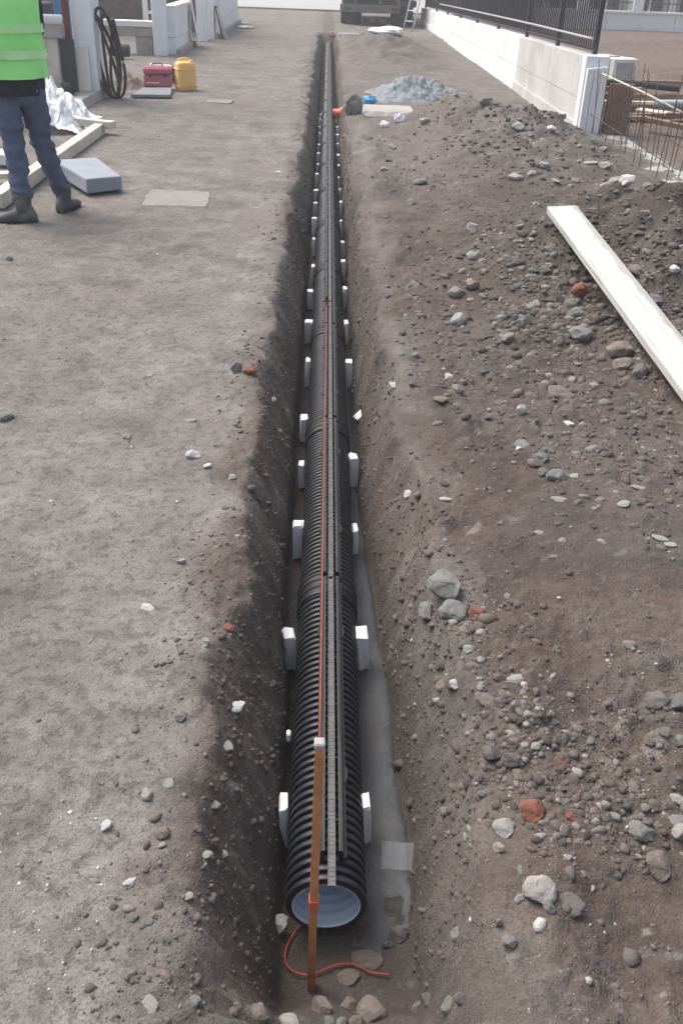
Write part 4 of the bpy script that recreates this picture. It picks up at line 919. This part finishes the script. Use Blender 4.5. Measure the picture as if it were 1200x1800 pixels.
def boot(a, d, name='boot'):
    b = MB(); dx, dy = d; seg = 18
    rings = [(-.075, .0, .030, .0), (-.075, .045, .04, .02)]
    prof = [(-.085, .030, .052), (-.06, .042, .105), (0.0, .046, .115), (.06, .047, .085), (.12, .050, .066), (.17, .046, .055), (.20, .030, .042)]
    vs = []
    for (f_, hw_, hh) in prof:
        for k in range(seg):
            t_ = 2*math.pi*k/seg; s_ = hw_*math.cos(t_); zz = hh*.5+hh*.5*math.sin(t_)
            s_ *= (1.0 if math.sin(t_) < 0 else .92); zz = max(zz, .004) if math.sin(t_) > -.8 else .003
            vs.append((a[0]+dx*f_-dy*s_, a[1]+dy*f_+dx*s_, zz))
    n = len(prof); fs = [(i*seg+k, i*seg+(k+1) % seg, (i+1)*seg+(k+1) % seg, (i+1)*seg+k) for i in range(n-1) for k in range(seg)]+[tuple(range(seg))[::-1], tuple(range((n-1)*seg, n*seg))]
    b.add(vs, fs, True); o = b.build('boot', 'boot', wk)
    MB().lathe([(.08, .052), (.12, .056), (.17, .060), (.19, .062), (.195, .055)], 18, 'Z', (a[0], a[1], 0)).build('shaft', 'boot', o)
    sp = []
    for k in range(24):
        t_ = 2*math.pi*k/24; ff_ = .06+.148*math.cos(t_); s_ = .054*math.sin(t_)*(1 if ff_ > 0 else .9); sp.append((a[0]+dx*ff_-dy*s_, a[1]+dy*ff_+dx*s_))
    MB().add([(x, y, -.012) for x, y in sp]+[(x, y, .014) for x, y in sp], [tuple(range(24))[::-1], tuple(range(24, 48))]+[(k, (k+1) % 24, 24+(k+1) % 24, 24+k) for k in range(24)]).build('sole', 'tyre', o)
boot(AL, (-.985, -.17)); boot(AR, (.25, .97))

# ------------------------------------------------------------------ plank on the mound
pl = Vector((1.40, 5.50, .405)); pe = Vector((1.585, 3.05, .115)); d_ = (pl-pe)
o = MB().bbox(-.088, .088, 0, d_.length, -.02, .02, .003).build('white_plank', 'plank_white'); o.location = pe
ez = Vector((-.06, 0, 1)); ey = d_.normalized(); ex_ = ey.cross(ez).normalized(); ez = ex_.cross(ey)
o.matrix_world = Matrix(((ex_.x, ey.x, ez.x, pe.x), (ex_.y, ey.y, ez.y, pe.y), (ex_.z, ey.z, ez.z, pe.z), (0, 0, 0, 1)))
tag(o, 'long whitish plank lying down the dark mound at right', 'plank')

# ------------------------------------------------------------------ stones
def rock_mesh(kind, seed, sub=3):
    r_ = np.random.RandomState(seed); bm = bmesh.new(); bmesh.ops.create_icosphere(bm, subdivisions=sub, radius=1); bm.verts.index_update(); q = np.array([v.co[:] for v in bm.verts])
    n = {'r': 11, 'a': 10, 'f': 9, 's': 9}[kind]; lo = {'r': .66, 'a': .50, 'f': .6, 's': .55}[kind]
    for _ in range(n):
        nn = r_.randn(3); nn /= np.linalg.norm(nn); d = r_.uniform(lo, lo+.22); t_ = q@nn; q -= np.clip(t_-d, 0, None)[:, None]*nn*.93
    q *= (1+.10*fbm(q[:, 0]*1.6+seed, q[:, 1]*1.6+q[:, 2]*1.3, 3, seed)+.045*fbm(q[:, 0]*5+seed, q[:, 1]*6+q[:, 2]*5, 2, seed))[:, None]
    q -= (q.max(0)+q.min(0))/2; q /= (q.max(0)-q.min(0))
    b = MB().add([tuple(p) for p in q], [tuple(v.index for v in f.verts) for f in bm.faces], False); bm.free(); return b.mesh('stone', 'stone_grey')
RM = {k: [rock_mesh(k, 10*i+ord(k)) for i in range(5)] for k in 'rafs'}
rs = random.Random(3)
HERO = [(s_[0], s_[1], s_[6]) for s_ in STONES]
def near_label(x, y, kind, mt, sh):
    d = min(HERO, key=lambda h: (h[0]-x)**2+(h[1]-y)**2); dx, dy = d[0]-x, d[1]-y
    rel = ('left of' if dx > 0 else 'right of') if abs(dx) > abs(dy) else ('in front of' if dy > 0 else 'behind')
    w_ = ('small %s %s %s %s the %s' % (mt.split('_')[1], {'r': 'round', 'a': 'angular', 'f': 'flat', 's': 'sharp'}[sh], kind, rel, d[2])).split()
    if len(w_) > 16: w_ = w_[1:]
    while len(w_) > 16 or w_[-1] in ('the', 'of', 'on', 'at', 'in', 'by', 'and', 'beside', 'below', 'above', 'right', 'left', 'under', 'lower', 'between', 'near', 'a', 'far', 'half', 'from', 'its', 'red', 'white', 'pale', 'grey', 'big'): w_.pop()
    return ' '.join(w_)
def stone(x, y, w_, h_, mt, sh, label, group=None, name=None):
    o = link_copy(name or ('brick_fragment' if mt == 'brick_red' else 'stone'), rs.choice(RM[sh]), None, None, mt)
    sy = w_*rs.uniform(.7, 1.05); sz = {'r': .75, 'a': .7, 'f': .32, 's': 1.1}[sh]*(w_ if sh != 's' else h_)
    if sh in 'ra': sz = min(sz, max(h_*.9, w_*.45))
    if sh == 'f': sy = min(max(h_*1.35, w_*.4), w_*1.3); sz = max(w_*.22, .006)
    if sh == 's': sy = w_*.5; sz = h_*.85
    o.scale = (w_, sy, sz); o.location = (x, y, gz(x, y)+sz*{'r': .16, 'a': .20, 'f': .2, 's': .25}[sh]); o.rotation_euler = (rs.uniform(-.2, .2), rs.uniform(-.2, .2), rs.uniform(-.5, .5) if sh != 'r' else rs.uniform(0, 6.28))
    tag(o, label, 'brick' if mt == 'brick_red' else 'stone', group); return o
for s_ in STONES: stone(*s_)
tones = ['stone_grey', 'stone_brown', 'stone_dark', 'stone_brown', 'stone_pale', 'stone_grey', 'stone_dark']
for i in range(110):       # cobbles in the rubble of the mound and the right bank
    while True:
        y = 1.1*math.exp(rs.uniform(0, 2.1)); x = rs.uniform(.4, .75+.42*y)
        if x < 2.75 and (float(fbm(np.array([x*1.1]), np.array([y*1.1]), 2, 71)[0])+ (.25 if y > 3.6 and x > .9 else 0)) > rs.uniform(.05, .55): break
    w_ = rs.choice([.025, .03, .035, .045, .055])*(1+.07*y); mt = rs.choice(tones)
    sh = rs.choice('rraaf'); stone(x, y, w_, w_*rs.uniform(.6, .9), mt, sh, near_label(x, y, 'cobble', mt, sh), 'small cobbles in the right-hand rubble', 'cobble')
for i in range(46):       # pale lumps on the drier far mound
    y = rs.uniform(6.8, 12); x = rs.gauss(1.9-.12*(y-9), .45)
    if not .55 < x < 2.7: continue
    w_ = rs.choice([.05, .06, .08, .10, .13]); mt = rs.choice(['stone_pale', 'stone_pale', 'stone_grey', 'stone_grey', 'stone_brown']); sh = rs.choice('aaf')
    stone(x, y, w_, w_*.7, mt, sh, near_label(x, y, 'lump', mt, sh), 'lumps on the far grey mound', 'rubble_lump')
for i in range(30):
    y = .95*math.exp(rs.uniform(0, 2.0)); x = rs.uniform(-.42, -.18); w_ = rs.choice([.016, .02, .026, .034])
    mt = rs.choice(['stone_grey', 'stone_brown', 'stone_pale', 'stone_dark']); sh = rs.choice('raf'); stone(x, y, w_, w_*.8, mt, sh, near_label(x, y, 'stone', mt, sh), 'small stones on the left trench lip', 'lip_stone')
for i in range(24):
    x = rs.uniform(-.22, .40); y = rs.uniform(.86, 1.0); w_ = rs.choice([.02, .028, .036])
    mt = rs.choice(['stone_grey', 'stone_brown', 'stone_brown']); stone(x, y, w_, w_*.8, mt, 'r', near_label(x, y, 'cobble', mt, 'r'), 'small cobbles at the trench head', 'head_cobble')

same = {}
for o in bpy.data.objects:
    if 'label' in o and o.parent is None and o.name.split('.')[0] in ('cobble', 'lip_stone', 'head_cobble', 'rubble_lump', 'stone'): same.setdefault(o['label'], []).append(o)
for lab, os_2 in same.items():
    if len(os_2) < 2: continue
    os_2.sort(key=lambda o: o.location.y); nm_ = ['nearer', 'farther'] if len(os_2) == 2 else ['nearest', 'second-nearest', 'third-nearest', 'fourth-nearest', 'fifth-nearest', 'sixth-nearest', 'seventh-nearest', 'eighth-nearest'][:len(os_2)]
    for o, t_ in zip(os_2, nm_):
        w_ = lab.split(); w_ = (w_[1:] if w_[0] == 'small' and len(w_) > 15 else w_); o['label'] = ' '.join(([t_]+w_)[:16])

# ------------------------------------------------------------------ loose gravel and clods (nobody could count them)
def pebbles(name, xs, ys_, sz, palette, seed, label, sub=1, sink=.06):
    r_ = np.random.RandomState(seed); n = len(xs); bm = bmesh.new(); bmesh.ops.create_icosphere(bm, subdivisions=sub, radius=1); bm.verts.index_update()
    base = np.array([v.co[:] for v in bm.verts]); F_ = np.array([[v.index for v in f.verts] for f in bm.faces]); bm.free(); nv, nf = len(base), len(F_)
    P = np.repeat(base[None], n, 0)
    if sub > 1:                      # rubble: facets cut by random planes
        for _ in range(7):
            nn = r_.randn(n, 3); nn /= np.linalg.norm(nn, axis=1)[:, None]; t_ = np.einsum('nvk,nk->nv', P, nn); P = P-np.clip(t_-r_.uniform(.5, .85, n)[:, None], 0, None)[..., None]*nn[:, None, :]*.95
    P = P*(1+(.22 if sub < 2 else .05)*r_.randn(n, nv, 1)); P = P*(sz[:, None, None]*np.stack([r_.uniform(.7, 1.3, n), r_.uniform(.6, 1.1, n), r_.uniform(.4, .8, n)], -1)[:, None, :])
    a = r_.uniform(0, 6.28, n); ca, sa = np.cos(a)[:, None], np.sin(a)[:, None]; P = np.stack([P[..., 0]*ca-P[..., 1]*sa, P[..., 0]*sa+P[..., 1]*ca, P[..., 2]], -1)
    z = terrain(xs, ys_)[0]; P += np.stack([xs, ys_, z+sz*sink], -1)[:, None, :]
    me = bpy.data.meshes.new(name); me.vertices.add(n*nv); me.vertices.foreach_set('co', P.reshape(-1).astype(np.float32)); FF = (F_[None]+(np.arange(n)*nv)[:, None, None]).reshape(-1).astype(np.int32)
    me.loops.add(len(FF)); me.loops.foreach_set('vertex_index', FF); me.polygons.add(n*nf); me.polygons.foreach_set('loop_start', np.arange(0, len(FF), 3, dtype=np.int32)); me.polygons.foreach_set('loop_total', np.full(n*nf, 3, np.int32))
    pal = np.array(palette); col = pal[r_.randint(0, len(pal), n)]*r_.uniform(.75, 1.25, (n, 1)); col = np.repeat(np.concatenate([col, np.ones((n, 1))], 1), nv, 0)
    at = me.attributes.new('tone', 'FLOAT_COLOR', 'POINT'); at.data.foreach_set('color', col.reshape(-1).astype(np.float32)); me.materials.append(MATS['pebble']); me.update(calc_edges=True)
    o = bpy.data.objects.new(name, me); C.objects.link(o); return tag(o, label, name.replace('_', ' '), kind='stuff')
q = np.random.RandomState(4)
n = 15000; ly = np.exp(q.uniform(math.log(.85), math.log(13), n)); lx = q.uniform(.12, .5+.55*ly, n)
dens = sst(-.05, .5, fbm(lx*1.0, ly*1.0, 3, 71)+.25*(ly > 3.4)*(lx > .9))*.9+.1; tr = terrain(lx, ly); keep = (q.uniform(0, 1, n) < dens*(.25+.75*tr[1]))&(lx < 2.8)&(tr[2] < .85); lx, ly = lx[keep], ly[keep]
sz = np.exp(q.normal(math.log(.0029), .52, len(lx)))*(1+.20*ly); sz = np.clip(sz, .0016, .022)
EARTH = [(.125, .105, .095), (.15, .125, .112), (.17, .147, .134), (.105, .090, .082), (.19, .17, .156), (.14, .108, .094)]
pebbles('gravel', lx, ly, sz, EARTH*3+[(.25, .235, .218), (.32, .305, .285), (.45, .43, .40)], 1, 'loose gravel and clods on the right bank and mounds')
n = 3600; ly = np.exp(q.uniform(math.log(.85), math.log(22), n)); lx = -.28+q.normal(0, .09, n); tr = terrain(lx, ly); keep = (tr[2] < .85)&(q.uniform(0, 1, n) < .25+.75*sst(-.2, .4, fbm(lx*2, ly*1.2, 2, 33))); lx, ly = lx[keep], ly[keep]
pebbles('clods', lx, ly, np.clip(np.exp(q.normal(math.log(.0028), .55, len(lx)))*(1+.08*ly), .0016, .012), EARTH+[(.2, .185, .17)], 2, 'crumbled soil clods along the left trench lip')
n = 5000; ly = np.exp(q.uniform(math.log(.85), math.log(16), n)); lx = -.4-q.uniform(0, 1, n)**.8*(.3+.5*ly); tr = terrain(lx, ly); keep = q.uniform(0, 1, n) < .15+.7*sst(0, .5, fbm(lx*1.1, ly*1.1, 3, 55)); lx, ly = lx[keep], ly[keep]
pebbles('grit', lx, ly, np.clip(np.exp(q.normal(math.log(.0024), .45, len(lx)))*(1+.14*ly), .0015, .012), [(.30, .285, .27), (.22, .205, .19), (.15, .135, .125), (.45, .43, .41), (.62, .60, .58)], 3, 'fine grit scattered over the dusty left track')

# rubble patches: too many to count, dense on the mound face and along the banks
RX, RY_, RS = [], [], []
def patch(n, cx, cy, sx, sy, r0, r1):
    a = q.normal(cx, sx, n); b_ = q.normal(cy, sy, n); k = (a > .33) & (a < 2.8) & (b_ > .8)
    RX.append(a[k]); RY_.append(b_[k]); RS.append(np.exp(q.uniform(math.log(r0), math.log(r1), int(k.sum()))))
patch(1700, 1.55, 4.5, .55, .7, .007, .030); patch(800, 1.2, 4.6, .30, .6, .009, .036); patch(900, 2.2, 5.4, .5, .6, .007, .028); patch(500, 1.7, 8.6, .45, 1.1, .010, .036); patch(350, 1.9, 10.4, .4, .8, .010, .036)
patch(420, .52, 1.52, .10, .10, .005, .019); patch(200, .62, 1.33, .10, .07, .005, .016); patch(160, .43, 2.05, .07, .16, .006, .020); patch(420, 1.15, 2.95, .32, .28, .006, .022); patch(120, .50, 2.6, .10, .5, .005, .014)
RX, RY_, RS = np.concatenate(RX), np.concatenate(RY_), np.concatenate(RS)
pebbles('rubble', RX, RY_, RS, [(.088, .073, .065), (.105, .087, .077), (.12, .102, .091), (.10, .080, .070), (.135, .117, .105), (.115, .098, .088), (.16, .145, .132), (.24, .225, .207)], 9, 'broken rubble and clods on the mound face and right bank', 2, -.10)
n = 5200; ly = np.exp(q.uniform(math.log(1.15), math.log(12), n)); sd_ = q.uniform(0, 1, n) < .5; lx = np.where(sd_, q.uniform(-.30, -.08, n), q.uniform(.17, .40, n)); tr = terrain(lx, ly); k = (tr[2] > .03) & (tr[2] < .97)
pebbles('trench_crumbs', lx[k], ly[k], np.clip(np.exp(q.normal(math.log(.0040), .5, int(k.sum())))*(1+.10*ly[k]), .002, .022), [(.095, .08, .072), (.12, .10, .09), (.14, .12, .108), (.08, .068, .062)], 11, 'soil crumbs fallen on the trench sides', 1, .1)

# ------------------------------------------------------------------ haze: thin dusty air
hz = MB().box(-90, 90, -6, 170, -1.6, 9).build('haze', 'paper'); hz.data.materials.clear()
hm = bpy.data.materials.new('haze_air'); hm.use_nodes = True; ht = hm.node_tree; ht.nodes.clear()
ho = ht.nodes.new('ShaderNodeOutputMaterial'); hv = ht.nodes.new('ShaderNodeVolumePrincipled'); hv.inputs['Color'].default_value = (.97, .98, 1, 1); hv.inputs['Density'].default_value = .0042
ht.links.new(hv.outputs[0], ho.inputs['Volume']); hz.data.materials.append(hm); tag(hz, 'thin pale dusty haze in the air over the site', 'haze', kind='stuff')
